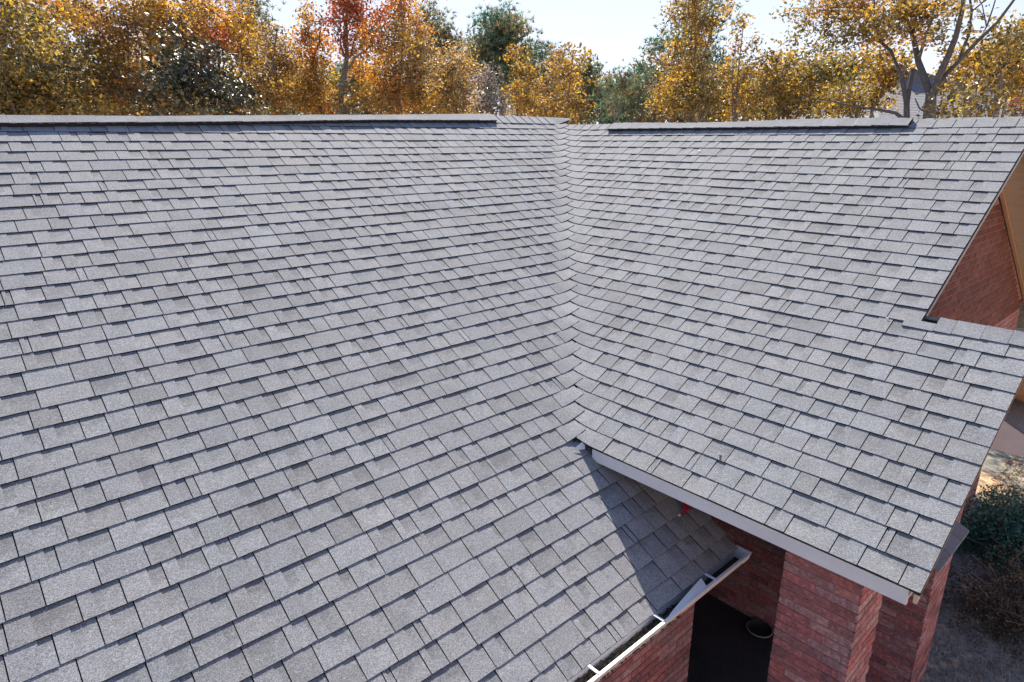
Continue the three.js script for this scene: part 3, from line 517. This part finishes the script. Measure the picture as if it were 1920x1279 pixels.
/* blobs: [x, y, rx, ry, density, palette] in picture pixels at the tree's distance D, turned into real ellipsoids of leaves there */
function tree(label, D, foot, blobs, o) {
  const r = rng(o.seed), px = D / F * 0.95, foot3 = at(foot, 259, D), base = [foot3[0], GROUND, foot3[2]];
  const t = thing(o.name || 'autumn_tree', base, label, o.cat || 'tree', o.group);
  const wood = new GB(), lv = new GB(), gl = new GB(); const tr = o.trunk ?? 0.10, L = (o.leaf ?? 0.105) * (o.needles ? 1 : 0.9);
  const bl = blobs.map(b => ({ c: at(b[0], b[1], D + (o.flat ? 0 : (r() - 0.5) * 2.4)), rx: b[2] * px, ry: b[3] * px, den: b[4] ?? 1, pal: PAL[b[5] || o.pal] }));
  const topB = bl.reduce((p, q) => q.c[1] > p.c[1] ? q : p), fork = o.fork ?? 0.45, top = topB.c;
  if (!o.noTrunk) {
    const mid = [lerp(base[0], top[0], 0.5) + gauss(r) * 0.15, lerp(base[1], top[1], fork), lerp(base[2], top[2], 0.5) + gauss(r) * 0.15];
    limb(wood, base, mid, tr, tr * 0.7, r, 0.03, 8); limb(wood, mid, top, tr * 0.7, tr * 0.18, r, 0.06, 7);
    for (const b of bl) {
      if (b === topB) continue; const k = Math.min(0.85, Math.max(0, (b.c[1] - 0.5 - mid[1]) / (top[1] - mid[1] + 0.01))) * r(), from = b.c[1] < mid[1] + 0.4 ? add(base, mul(sub(mid, base), 0.6 + 0.4 * r())) : add(mid, mul(sub(top, mid), k));
      limb(wood, from, b.c, tr * 0.38, tr * 0.12, r, 0.12, 6);
    }
  }
  for (const b of bl) {
    const ez = Math.min(b.rx, 1.6), area = Math.PI * b.rx * b.ry, n = Math.ceil(area / (L * L * 0.16) * (o.needles ? 4.6 : 1.5) * b.den * (o.cover ?? 1) / 26), side = RT;
    for (let k = 0; k < n; k++) {
      let d = unit([gauss(r), gauss(r), gauss(r)]); const q = Math.pow(r(), 0.42); const cc = add(b.c, add(add(mul(RT, d[0] * q * b.rx), [0, d[1] * q * b.ry, 0]), mul(FW, d[2] * q * ez)));
      if (!o.noTrunk && k % 3 === 0) limb(wood, add(b.c, mul(sub(cc, b.c), 0.15)), cc, tr * 0.07 + 0.006, 0.005, r, 0.14, 4);
      const col0 = pick(b.pal, r), tone = r() < 0.32 ? 0.34 + 0.3 * r() : 0.9 + 0.45 * r(), sg = (o.spread ?? 0.145) * (0.7 + 0.6 * r()), m = o.needles ? 9 : 26;
      for (let j = 0; j < m; j++) {
        const p = add(cc, [gauss(r) * sg, gauss(r) * sg * 0.75, gauss(r) * sg]), w = r() < 0.25 ? pick(b.pal, r) : col0, col = mul(w, tone * (0.6 + 0.8 * r()));
        if (o.needles) tuft(gl, p, o.needles * (0.7 + 0.6 * r()), r, col); else leafAt(r() < (o.gloss ?? 0.09) ? gl : lv, p, L * (0.6 + 0.75 * r()), r, col, o.narrow);
      }
    }
  }
  if (!wood.empty) { const m = wood.build('trunk', o.bark || M.bark, t); }
  if (!lv.empty) lv.build('foliage', M.leaf, t); if (!gl.empty) gl.build(lv.empty ? 'foliage' : 'glossy_leaves', o.needles ? M.pine : M.gloss, t);
  return t;
}
// left group
tree('olive green tree filling the far left corner behind the roof', 17, 40, [[20, 60, 70, 60, 1.1], [60, 130, 80, 60, 1.2], [-20, 150, 80, 70, 1.2], [70, 30, 60, 40, 0.9, 'gold'], [110, 190, 80, 40, 1.2], [0, 200, 90, 40, 1.2]], { seed: 901, pal: 'olive' });
tree('golden tree with red tips and sky gaps, right of the olive tree', 19, 185, [[150, 20, 60, 40, 0.9, 'gold'], [190, 60, 60, 40, 0.8], [240, 40, 45, 45, 0.9], [140, 120, 55, 45, 0.9, 'olive'], [215, 125, 55, 45, 0.8], [180, 185, 70, 40, 1.1], [245, 175, 50, 40, 1], [165, 30, 14, 12, 1.5, 'red'], [248, 34, 13, 16, 1.6, 'red'], [280, 10, 40, 30, 0.9, 'gold']], { seed: 902, pal: 'mixed' });
tree('golden orange tree rising above the dark glossy tree', 20, 345, [[330, 25, 60, 35, 1, 'gold'], [400, 20, 55, 35, 1, 'orange'], [430, 60, 40, 40, 1, 'orange'], [350, 75, 60, 30, 0.9], [455, 95, 35, 40, 1, 'gold'], [300, 65, 40, 40, 0.9], [395, 65, 30, 25, 1, 'red'], [355, 72, 14, 9, 1.6, 'red'], [455, 35, 25, 30, 0.9, 'gold']], { seed: 903, pal: 'mixed' });
tree('dark glossy evergreen with pale glints, left of centre', 16, 340, [[335, 105, 40, 45, 1, 'magnolia'], [375, 130, 55, 45, 1.1], [420, 175, 50, 40, 1.1], [350, 180, 60, 45, 1.2], [455, 185, 35, 35, 1], [300, 195, 45, 25, 0.7], [320, 150, 35, 40, 0.8], [350, 165, 14, 18, 1.5, 'gold']], { seed: 904, pal: 'magnolia', gloss: 0.8, leaf: 0.125, name: 'evergreen_tree', trunk: 0.11 });
tree('thin pine with bare sky beside it at the top left', 40, 470, [[465, 20, 26, 35, 0.5], [478, 50, 20, 30, 0.4], [455, 75, 24, 30, 0.5], [470, -20, 26, 40, 0.5]], { seed: 905, pal: 'brownpine', needles: 0.33, spread: 0.4, name: 'pine_tree', trunk: 0.16, leaf: 0.3 });
tree('pale golden brown tree in the dip left of the red tree', 23, 505, [[505, 90, 45, 40, 0.8, 'tan'], [540, 120, 50, 45, 0.9], [490, 150, 45, 45, 0.9, 'gold'], [530, 185, 60, 35, 1.1, 'gold'], [575, 165, 45, 45, 1], [500, 58, 14, 10, 0.7, 'tan'], [520, 50, 12, 10, 0.7, 'tan']], { seed: 906, pal: 'tan' });
tree('small orange tree leaning against the red tree', 22, 600, [[575, 60, 26, 26, 0.9], [590, 90, 34, 30, 1], [570, 22, 18, 20, 0.6, 'mixed'], [600, 150, 40, 40, 1, 'gold'], [610, 195, 45, 30, 1.1], [605, 35, 14, 12, 0.5, 'red']], { seed: 907, pal: 'orange' });
tree('tall red and orange tree with a slim upright trunk', 20, 652, [[650, 15, 36, 30, 1, 'red'], [680, 45, 38, 30, 1, 'red'], [640, 60, 20, 30, 0.7, 'red'], [660, 95, 30, 30, 0.4, 'red'], [695, 80, 30, 30, 0.9], [680, 130, 34, 30, 0.6], [690, 190, 30, 28, 1, 'yellow'], [640, 180, 22, 30, 0.5, 'olive'], [655, -15, 40, 30, 1, 'red'], [712, 35, 14, 20, 0.8, 'red']], { seed: 908, pal: 'orange', trunk: 0.11, fork: 0.7 });
tree('broad orange tree right of the red one', 21, 745, [[755, 12, 36, 26, 1], [765, 45, 40, 28, 1], [735, 75, 40, 30, 1, 'gold'], [780, 90, 45, 35, 1, 'tan'], [745, 120, 45, 35, 1, 'gold'], [790, 140, 45, 40, 1, 'tan'], [735, 175, 50, 40, 1], [790, 195, 50, 28, 1.1, 'gold'], [750, -15, 30, 20, 1]], { seed: 909, pal: 'orange' });
tree('dark pine half hidden behind the broad orange tree', 42, 822, [[806, 40, 22, 26, 0.6], [822, 65, 24, 26, 0.7], [838, 85, 22, 26, 0.7], [800, 80, 34, 30, 0.8], [815, 120, 40, 35, 0.8]], { seed: 910, pal: 'brownpine', needles: 0.36, spread: 0.45, name: 'pine_tree', leaf: 0.3 });
tree('dull golden tree between the dark pine and the tall green pine', 24, 855, [[850, 115, 36, 30, 1], [835, 165, 45, 40, 1.1], [870, 185, 45, 35, 1, 'tan'], [835, 198, 35, 20, 1, 'yellow'], [875, 140, 30, 30, 0.9]], { seed: 911, pal: 'tan' });
tree('tall green pine standing against the sky in the centre', 45, 938, [[934, 30, 12, 16, 0.8, 'pine'], [932, 60, 30, 30, 0.9, 'pine'], [956, 60, 24, 34, 0.9, 'brownpine'], [935, 100, 42, 34, 1, 'pine'], [900, 95, 30, 30, 0.9, 'brownpine'], [965, 100, 28, 36, 0.9, 'brownpine'], [925, 145, 50, 34, 1, 'pine'], [893, 125, 30, 30, 0.8, 'brownpine'], [955, 22, 10, 7, 0.8], [908, 40, 12, 9, 0.7], [898, 62, 9, 9, 0.5], [976, 50, 8, 14, 0.5]], { seed: 912, pal: 'pine', needles: 0.36, spread: 0.42, name: 'pine_tree', trunk: 0.22, leaf: 0.3 });
tree('silvery grey leafed small tree below the green pine', 19, 920, [[925, 135, 16, 16, 0.7], [915, 165, 32, 26, 0.8], [925, 195, 30, 26, 0.9]], { seed: 913, pal: 'silver', leaf: 0.10, name: 'small_tree', trunk: 0.05 });
tree('bright yellow small tree right of the silvery one', 20, 985, [[968, 108, 16, 14, 1], [982, 130, 18, 18, 1.1], [996, 150, 18, 18, 1.1, 'gold'], [965, 165, 24, 20, 0.9, 'gold'], [985, 195, 36, 26, 1, 'tan'], [990, 185, 20, 20, 1]], { seed: 914, pal: 'yellow', leaf: 0.11, name: 'small_tree', trunk: 0.06 });
tree('tan gold tree with airy twigs right of the yellow one', 21, 1030, [[1048, 110, 26, 20, 0.7], [1060, 140, 30, 26, 0.8, 'gold'], [1020, 160, 28, 30, 0.8], [1055, 180, 36, 34, 1, 'gold'], [1075, 95, 12, 12, 0.15], [1030, 205, 45, 18, 1, 'gold'], [1080, 205, 24, 18, 1.1, 'yellow']], { seed: 915, pal: 'tan', leaf: 0.11, trunk: 0.08 });
tree('thin grey pine top behind the tan gold tree', 55, 1015, [[1014, 88, 10, 12, 0.5], [1018, 105, 14, 12, 0.5], [1000, 105, 16, 16, 0.7], [1012, 140, 34, 34, 0.8, 'brownpine'], [1043, 108, 16, 14, 0.8, 'brownpine']], { seed: 916, pal: 'pine', needles: 0.42, spread: 0.5, name: 'pine_tree', leaf: 0.34 });
tree('rounded blue green pine in the gap of sky', 62, 1102, [[1101, 132, 14, 16, 1], [1104, 160, 24, 26, 1], [1105, 195, 30, 26, 1, 'brownpine']], { seed: 917, pal: 'pine', needles: 0.45, spread: 0.5, name: 'pine_tree', leaf: 0.4 });
tree('slender pine with a straight bare trunk in the gap of sky', 50, 1155, [[1157, 142, 12, 9, 0.7], [1150, 158, 18, 14, 0.6, 'brownpine'], [1172, 165, 14, 18, 0.7, 'brownpine'], [1140, 180, 14, 26, 0.6, 'brownpine']], { seed: 918, pal: 'pine', needles: 0.42, spread: 0.45, name: 'pine_tree', leaf: 0.36, trunk: 0.14 });
tree('low round pine left of the tall gold tree', 58, 1195, [[1198, 140, 18, 14, 1], [1192, 165, 26, 26, 1, 'brownpine'], [1185, 195, 34, 24, 1, 'brownpine']], { seed: 919, pal: 'pine', needles: 0.45, spread: 0.5, name: 'pine_tree', leaf: 0.4 });
// right group
tree('blue green pine showing through the tall gold tree', 38, 1305, [[1240, 85, 22, 18, 0.5], [1222, 95, 9, 16, 0.6], [1300, 20, 24, 28, 0.6], [1330, 40, 30, 30, 0.5], [1340, 10, 26, 20, 0.5], [1335, 105, 18, 20, 0.7], [1260, 35, 14, 12, 0.3], [1290, 80, 34, 40, 0.5], [1345, 120, 14, 12, 0.5]], { seed: 920, pal: 'pine', needles: 0.33, spread: 0.36, name: 'pine_tree', leaf: 0.3, trunk: 0.2 });
tree('tall gold tree with a ragged crown right of the sky gap', 22, 1318, [[1300, 12, 40, 22, 0.7], [1275, 35, 30, 22, 0.6], [1315, 40, 26, 26, 0.8], [1270, 90, 26, 22, 0.7], [1305, 90, 24, 30, 0.8], [1265, 130, 30, 26, 0.9], [1300, 140, 36, 30, 1], [1260, 180, 48, 34, 1.1], [1320, 185, 45, 34, 1.1, 'olive'], [1350, 20, 22, 20, 0.4], [1305, -14, 36, 18, 0.8]], { seed: 921, pal: 'mustard', leaf: 0.105 });
tree('young gold tree with two upright shoots before the sky', 21, 1385, [[1385, 55, 12, 14, 0.7], [1395, 38, 7, 8, 0.8], [1380, 95, 16, 16, 0.6, 'orange'], [1412, 82, 9, 13, 0.9], [1375, 130, 20, 20, 0.6], [1395, 145, 36, 16, 0.9], [1390, 190, 45, 34, 1.1], [1405, 110, 26, 14, 0.3]], { seed: 922, pal: 'mustard', leaf: 0.105, trunk: 0.06 });
tree('dense mustard gold tree in the middle of the right group', 20, 1470, [[1440, 125, 26, 22, 1], [1480, 120, 36, 22, 1, 'olive'], [1450, 160, 45, 34, 1.1], [1510, 150, 40, 34, 1, 'olive'], [1460, 200, 60, 26, 1.2, 'olive'], [1530, 195, 55, 28, 1.1], [1555, 140, 36, 34, 0.8, 'olive']], { seed: 923, pal: 'mustard', leaf: 0.105 });
tree('mustard gold tree low against the neighbouring roof', 19, 1640, [[1600, 130, 36, 34, 0.9, 'olive'], [1650, 110, 30, 30, 0.9], [1600, 180, 45, 34, 1, 'olive'], [1660, 150, 26, 36, 1.1, 'yellow'], [1640, 195, 26, 24, 0.7], [1560, 200, 30, 20, 1, 'olive']], { seed: 924, pal: 'mustard', leaf: 0.105 });
{ // large grey limbed tree: its limbs are drawn out one by one
  const D = 17, r = rng(925), foot = at(1740, 259, D), base = [foot[0], GROUND, foot[2]], t = thing('autumn_tree', base, 'large tree with spreading grey limbs and thin orange leaves at right', 'tree'), w = new GB(), lv = new GB(), gl = new GB();
  const foot2 = at(1700, 259, D), base2 = [foot2[0], GROUND, foot2[2]], t2 = thing('autumn_tree', base2, 'slim dark leaning tree just left of the large grey limbed tree', 'tree'), w2 = new GB(), lv2 = new GB(), gl2 = new GB();
  const pt = (x, y, dz = 0) => at(x, y, D + dz);
  const path = (w1, list, r0, r1, d0 = 0, d1 = 0, sides = 7) => { const n = list.length - 1, pts = list.map((q, k) => pt(q[0], q[1], lerp(d0, d1, k / n))); w1.tube(pts, pts.map((_, k) => 0.62 * lerp(r0, r1, k / n)), sides); };
  w.tube([base, pt(1742, 225), pt(1745, 190), pt(1746, 174)], [0.2, 0.13, 0.11, 0.10], 10);
  path(w, [[1746, 184], [1735, 150], [1722, 115], [1714, 75], [1700, 35], [1692, -15]], 0.13, 0.05, 0, 0.8, 8); path(w, [[1714, 78], [1716, 40], [1724, 0], [1728, -30]], 0.06, 0.03, 0.47, 0.7); path(w, [[1722, 114], [1735, 70], [1748, 35], [1760, -20]], 0.06, 0.025, 0.32, -0.4);
  path(w, [[1746, 187], [1762, 140], [1778, 105], [1792, 70], [1803, 25], [1810, -25]], 0.13, 0.06, 0, -0.5, 8); path(w, [[1747, 180], [1765, 148], [1800, 108], [1818, 60], [1822, 20], [1816, -20]], 0.08, 0.03, 0, 0.6, 8); path(w, [[1765, 149], [1800, 112], [1835, 75], [1870, 42], [1905, -5]], 0.08, 0.035, 0.12, -0.8, 8);
  path(w, [[1835, 76], [1850, 50], [1862, 15], [1872, -20]], 0.035, 0.015, -0.34, 0, 6); path(w, [[1822, 22], [1850, -2], [1865, -20]], 0.03, 0.014, 0.47, 0.7, 6); path(w, [[1850, 51], [1842, 10], [1830, -15]], 0.02, 0.01, -0.23, -0.3, 5); path(w, [[1835, 76], [1880, 68], [1915, 55]], 0.02, 0.008, -0.34, 0.2, 5); path(w, [[1743, 215], [1724, 203], [1716, 185]], 0.04, 0.02, 0, 0, 6);
  w2.tube([base2, pt(1700, 234), pt(1700, 195, 0.13), pt(1705, 165, 0.26), pt(1712, 130, 0.4)], [0.10, 0.07, 0.06, 0.05, 0.035], 8);
  path(w2, [[1700, 194], [1690, 140], [1670, 95], [1650, 78], [1630, 72]], 0.09, 0.03, 0.13, 0.6, 8); path(w2, [[1653, 81], [1645, 60], [1640, 20], [1638, -20]], 0.035, 0.02, 0.47, 0.3, 6); path(w2, [[1655, 83], [1657, 45], [1656, 0]], 0.035, 0.015, 0.45, 0.5, 6); path(w2, [[1632, 73], [1590, 45], [1555, 25], [1530, 5]], 0.03, 0.01, 0.58, 0.9, 6); path(w2, [[1632, 73], [1600, 85], [1570, 95], [1545, 85]], 0.02, 0.008, 0.58, 0.9, 5); path(w2, [[1700, 228], [1680, 212], [1650, 206], [1600, 200], [1560, 190], [1500, 180]], 0.08, 0.012, 0, 0.6, 6);
  for (const [x, y, rx, ry, n, pal] of [[1520, 20, 30, 18, 26, 'mixed'], [1560, 12, 36, 20, 55, 'mixed'], [1590, 35, 34, 24, 60, 'mustard'], [1620, 20, 30, 22, 60, 'orange'], [1645, 40, 26, 24, 55, 'mustard'], [1600, 65, 36, 20, 55, 'olive'], [1550, 60, 40, 26, 45, 'olive'], [1510, 45, 30, 26, 22, 'olive'], [1480, 30, 26, 26, 12, 'olive'], [1690, 20, 34, 26, 70, 'olive'], [1720, 50, 30, 30, 60, 'mixed'], [1700, 15, 34, 20, 50, 'gold'], [1745, 30, 26, 26, 45, 'olive'], [1765, 5, 22, 14, 36, 'gold'], [1765, 75, 20, 22, 22, 'olive'], [1725, 75, 12, 12, 16, 'mixed'], [1675, 55, 18, 14, 26, 'olive'], [1640, 75, 26, 14, 26, 'orange'], [1530, 90, 36, 24, 24, 'olive'], [1800, 60, 40, 40, 14, 'olive'], [1850, 30, 30, 30, 8, 'olive'], [1480, 75, 24, 30, 10, 'olive'], [1620, -15, 90, 16, 120, 'mixed'], [1790, 15, 20, 14, 12, 'olive']]) {
    const px = D / F, c = pt(x, y, (r() - 0.5) * 2);
    for (let k = 0; k < n * 0.66; k++) { const d = unit([gauss(r), gauss(r), gauss(r)]), q = Math.pow(r(), 0.5), cc = add(c, add(add(mul(RT, d[0] * q * rx * px), [0, d[1] * q * ry * px, 0]), mul(FW, d[2] * q * 0.6))), col0 = pick(PAL[pal], r); const own = x > 1655; if (k % 2 === 0) limb(own ? w : w2, add(c, mul(sub(cc, c), 0.1)), cc, 0.010, 0.004, r, 0.15, 4); for (let j = 0; j < 9; j++) leafAt(r() < 0.12 ? (own ? gl : gl2) : own ? lv : lv2, add(cc, [gauss(r) * 0.10, gauss(r) * 0.09, gauss(r) * 0.10]), 0.095 * (0.6 + 0.7 * r()), r, mul(col0, 0.6 + 0.7 * r())); }
  }
  w2.build('trunk', M.greybark, t2); lv2.build('foliage', M.leaf, t2); gl2.build('glossy_leaves', M.gloss, t2); w.build('trunk', M.greybark, t); lv.build('foliage', M.leaf, t); gl.build('glossy_leaves', M.gloss, t);
}
tree('mustard gold tree at the right edge before the neighbouring roof', 18, 1890, [[1890, 90, 40, 26, 1, 'olive'], [1850, 105, 40, 22, 0.9], [1910, 60, 24, 22, 0.8, 'olive'], [1905, 125, 34, 30, 1], [1895, 45, 14, 18, 0.3], [1930, 150, 40, 40, 1], [1865, 130, 36, 18, 0.9, 'olive'], [1890, 165, 24, 20, 0.7, 'olive'], [1820, 115, 30, 22, 0.9], [1770, 165, 22, 14, 0.5], [1845, 165, 26, 14, 0.5], [1800, 150, 30, 12, 0.5], [1775, 130, 16, 20, 0.7, 'yellow']], { seed: 926, pal: 'mustard', leaf: 0.105 });
tree('low bronze bush showing over the ridge at right', 15, 1810, [[1800, 195, 34, 20, 0.8], [1840, 200, 34, 20, 0.9], [1785, 212, 26, 14, 0.9], [1915, 208, 26, 16, 1, 'mixed'], [1820, 180, 24, 14, 0.5]], { seed: 927, pal: 'olive', leaf: 0.09, name: 'tall_shrub', cat: 'shrub', trunk: 0.04, gloss: 0.3 });
{ // undergrowth below the crowns
  const r = rng(931), g = new GB();
  for (let k = 0; k < 260; k++) { const x = -200 + r() * 1900, D = 19 + r() * 9, f = at(x, 259, D), hh = 1.2 + 2.6 * r(), pal = PAL[['olive', 'tan', 'olive', 'brownpine', 'gold'][r() * 5 | 0]], col0 = pick(pal, r); for (let j = 0; j < 130; j++) { const d = unit([gauss(r), gauss(r), gauss(r)]), q = Math.pow(r(), 0.45); leafAt(g, [f[0] + d[0] * q * 1.1, GROUND + hh * 0.5 + d[1] * q * hh * 0.5, f[2] + d[2] * q * 1.1], 0.2, r, mul(col0, 0.35 + 0.6 * r())); } }
  tag(g.build('undergrowth', M.leaf), 'olive and tan undergrowth along the foot of the autumn trees', 'undergrowth', null, 'stuff');
}
{ // distant wood that reads as one mass
  const r = rng(930), g = new GB(), w = new GB();
  for (let k = 0; k < 300; k++) { const x = -150 + r() * 2250, D = 62 + r() * 30, tall = x > 1080 && x < 1215 ? 0.25 + 0.45 * r() : 0.4 + 0.6 * r(), c = at(x, 259 - 165 * tall * r(), D), pal = PAL[['brownpine', 'olive', 'tan', 'pine', 'tan'][r() * 5 | 0]]; const f = at(x, 259, D); if (k % 3 === 0) w.tube([[f[0], GROUND, f[2]], c], [0.18, 0.08], 5); const col0 = pick(pal, r), R = 1.6 + 1.6 * r(); for (let j = 0; j < 420; j++) { const d = unit([gauss(r), gauss(r), gauss(r)]), q = Math.pow(r(), 0.5) * R; leafAt(g, add(c, mul(d, q)), 0.5, r, mul(col0, 0.55 + 0.6 * r())); } }
  const m = new THREE.Group(); m.name = 'distant_wood'; scene.add(m); tag(m, 'distant autumn wood seen in gaps behind the nearer trees', 'wood', null, 'stuff'); g.build('foliage', M.leaf, m); w.build('trunk', M.bark, m);
}
// across the side lawn, invented outside the picture to bounce light: a sunlit drive, a tan house and two golden trees; the light they throw back warms the walls that face them
{
  const d = new GB(); d.bx([-6, GROUND - 0.05, -6.4], [22, GROUND + 0.03, -3.1], [1, 1, 1]); const m = d.build('added_driveway', std({ map: tanTex, color: new THREE.Color().setRGB(1.25, 1.45, 1.7), roughness: 0.9 })); m.userData.kind = 'structure';  // invented pale drive, reflects warm sun onto the brick sides
  const t = thing('added_tan_house', [8, GROUND, -9.5], 'invented tan house outside the picture, added to bounce warm light at the brick house', 'house');  // unseen house added as a warm reflector, also hides blue sky
  const w = new GB(); w.bx([-3, GROUND, -14], [19, GROUND + 4.6, -7.6], [1, 1, 1]); w.build('wall', M.tan, t);
  const rf = new GB(); rf.prism([[-3.4, GROUND + 4.55, -7.2], [-3.4, GROUND + 6.6, -10.8], [-3.4, GROUND + 4.55, -14.4]], [22.8, 0, 0], gray); rf.build('roof', M.shingle, t);
  for (let k = 0; k < 4; k++) { const f = new GB(); f.bx([0.5 + k * 5, GROUND + 0.9, -7.6], [1.7 + k * 5, GROUND + 2.4, -7.55], [1, 1, 1]); const win = f.build('window', M.white, t); const p = new GB(); p.bx([0.58 + k * 5, GROUND + 0.98, -7.56], [1.62 + k * 5, GROUND + 2.32, -7.54], [1, 1, 1]); p.build('pane', M.dark, win); }
}
for (const [k, u, w, hh, pal] of [[0, -4.5, -9.5, 4.6, 'gold'], [3, 21.5, -7, 5, 'orange']]) {  // unseen trees added to bounce golden light and cover blue sky
  const r = rng(960 + k), t = thing('autumn_tree', [u, GROUND, w], k ? 'orange tree added unseen at the far end of the drive to bounce warm light' : 'golden tree added unseen at the near end of the drive to bounce warm light', 'tree'), g = new GB(), wd = new GB();
  limb(wd, [u, GROUND, w], [u, GROUND + hh * 0.8, w], 0.16, 0.06, r, 0.04, 7);
  for (let j = 0; j < 3200; j++) { const d = unit([gauss(r), gauss(r), gauss(r)]), q = Math.pow(r(), 0.4); leafAt(g, [u + d[0] * q * 2.6, GROUND + hh * 0.52 + d[1] * q * hh * 0.5, w + d[2] * q * 2], 0.28, r, mul(pick(PAL[pal], r), 0.8 + 0.4 * r())); }
  wd.build('trunk', M.bark, t); g.build('foliage', M.leaf, t);
}
// ---------------------------------------------------------------- neighbouring house behind the right group
{
  const c = at(1790, 200, 23), t = thing('neighbour_house', [c[0], GROUND, c[2]], 'neighbouring house with pale grey roof behind the large tree', 'house');
  const dirE = unit([RT[0], 0, RT[2]]), dirB = unit([FW[0], 0, FW[2]]), L = at(1655, 240, 23), Rr = at(2060, 240, 23), yE = L[1], run = 5.6, rise = 2.0; L[1] = Rr[1] = 0;
  const n = 40, g = new GB(), r = rng(941);
  for (let k = 0; k < n; k++) { const f0 = k / n, f1 = (k + 1.12) / n, q = (p, f, inset, h) => add(add(p, mul(dirE, inset)), add(mul(dirB, run * f), [0, yE + rise * f + h * 0.6, 0])), i0 = f0 * 2.2, i1 = Math.min(1, f1) * 2.2, tn = 0.86 + 0.10 * r(), u = r(); const A = q(L, f0, i0, 0.022), B = q(Rr, f0, -i0, 0.022), C2 = q(Rr, f1, -i1, 0.006), D2 = q(L, f1, i1, 0.006); g.quad(A, B, C2, D2, [tn, tn, tn * 1.02], [[u, 0], [u + 1.7, 0], [u + 1.7, 0.9], [u, 0.9]]); g.quad(add(A, [0, -0.012, 0]), add(B, [0, -0.012, 0]), B, A, [0.55, 0.55, 0.55]); }
  const rf = g.build('roof', M.shingle, t); const w = new GB(), o = add(L, mul(dirE, 0.3)), wd = Math.hypot(...sub(Rr, L)) - 0.6;
  w.box(add(o, add(mul(dirB, 0.4), [0, GROUND, 0])), mul(dirE, wd), [0, yE - GROUND - 0.05, 0], mul(dirB, 6.4), [1, 1, 1]); w.build('wall', M.tan, t);
  const b = new GB(), P0 = add(L, [0, yE, 0]), P1 = add(Rr, [0, yE, 0]), top = [0, yE + rise - 0.02, 0], T0 = add(add(L, add(mul(dirE, 2.2), mul(dirB, run))), top), T1 = add(add(Rr, add(mul(dirE, -2.2), mul(dirB, run))), top), Q0 = add(P0, mul(dirB, run * 2)), Q1 = add(P1, mul(dirB, run * 2)); b.quad(T0, T1, Q1, Q0, gray); b.tri(P0, T0, Q0, gray); b.tri(P1, Q1, T1, gray); b.build('far_roof', M.shingle, t);
}
// ---------------------------------------------------------------- shrubs beside the house
function bush(label, c, rad, h, seed, col, twig) {
  const r = rng(seed), t = thing('garden_shrub', c, label, 'shrub'), lv = new GB(), w = new GB();
  for (let k = 0; k < (twig ? 46 : 60); k++) { const an = r() * 6.28, q = Math.sqrt(r()) * rad, tip = add(c, [Math.cos(an) * q, h * (0.45 + 0.55 * r()) * Math.sqrt(Math.max(0.1, 1 - q * q / rad / rad * 0.8)), Math.sin(an) * q]), st = add(c, [gauss(r) * rad * 0.12, 0, gauss(r) * rad * 0.12]); const pts = limb(w, st, tip, twig ? 0.012 : 0.012, 0.004, r, 0.18, 5); if (twig) for (let j = 0; j < 3; j++) limb(w, pts[2 + (j % 2)], add(pts[3], [gauss(r) * 0.16, 0.1 * r(), gauss(r) * 0.16]), 0.004, 0.002, r, 0.1, 4); }
  const n = twig ? 5000 : 9000; for (let k = 0; k < n; k++) { const d = unit([gauss(r), Math.abs(gauss(r)) * 0.9, gauss(r)]), q = Math.pow(r(), 0.3) * (0.88 + 0.2 * Math.sin(d[0] * 7 + d[2] * 5 + seed)); leafAt(lv, add(c, [d[0] * q * rad, d[1] * q * h, d[2] * q * rad]), twig ? 0.035 : 0.045, r, mul(pick(col, r), 0.6 + 0.7 * r())); }
  w.build('stems', M.bark, t); lv.build('foliage', M.gloss, t);
}
const dg = [[4, [0.05, 0.19, 0.12]], [2, [0.08, 0.24, 0.15]], [1, [0.17, 0.28, 0.19]]], br2 = [[2, [0.14, 0.09, 0.045]], [4, [0.05, 0.06, 0.035]]];
bush('dark green shrub at the foot of the brick gable wall', [9.2, GROUND, 0.98], 0.66, 0.85, 951, dg);
bush('dark green shrub half out of frame at the right edge', [8.9, GROUND, 0.1], 0.75, 0.9, 952, dg);
bush('bare twiggy brown shrub on the shaded lawn below the green shrubs', [7.75, GROUND, 0.62], 0.7, 0.8, 953, br2, true);
renderer.render(scene, camera);
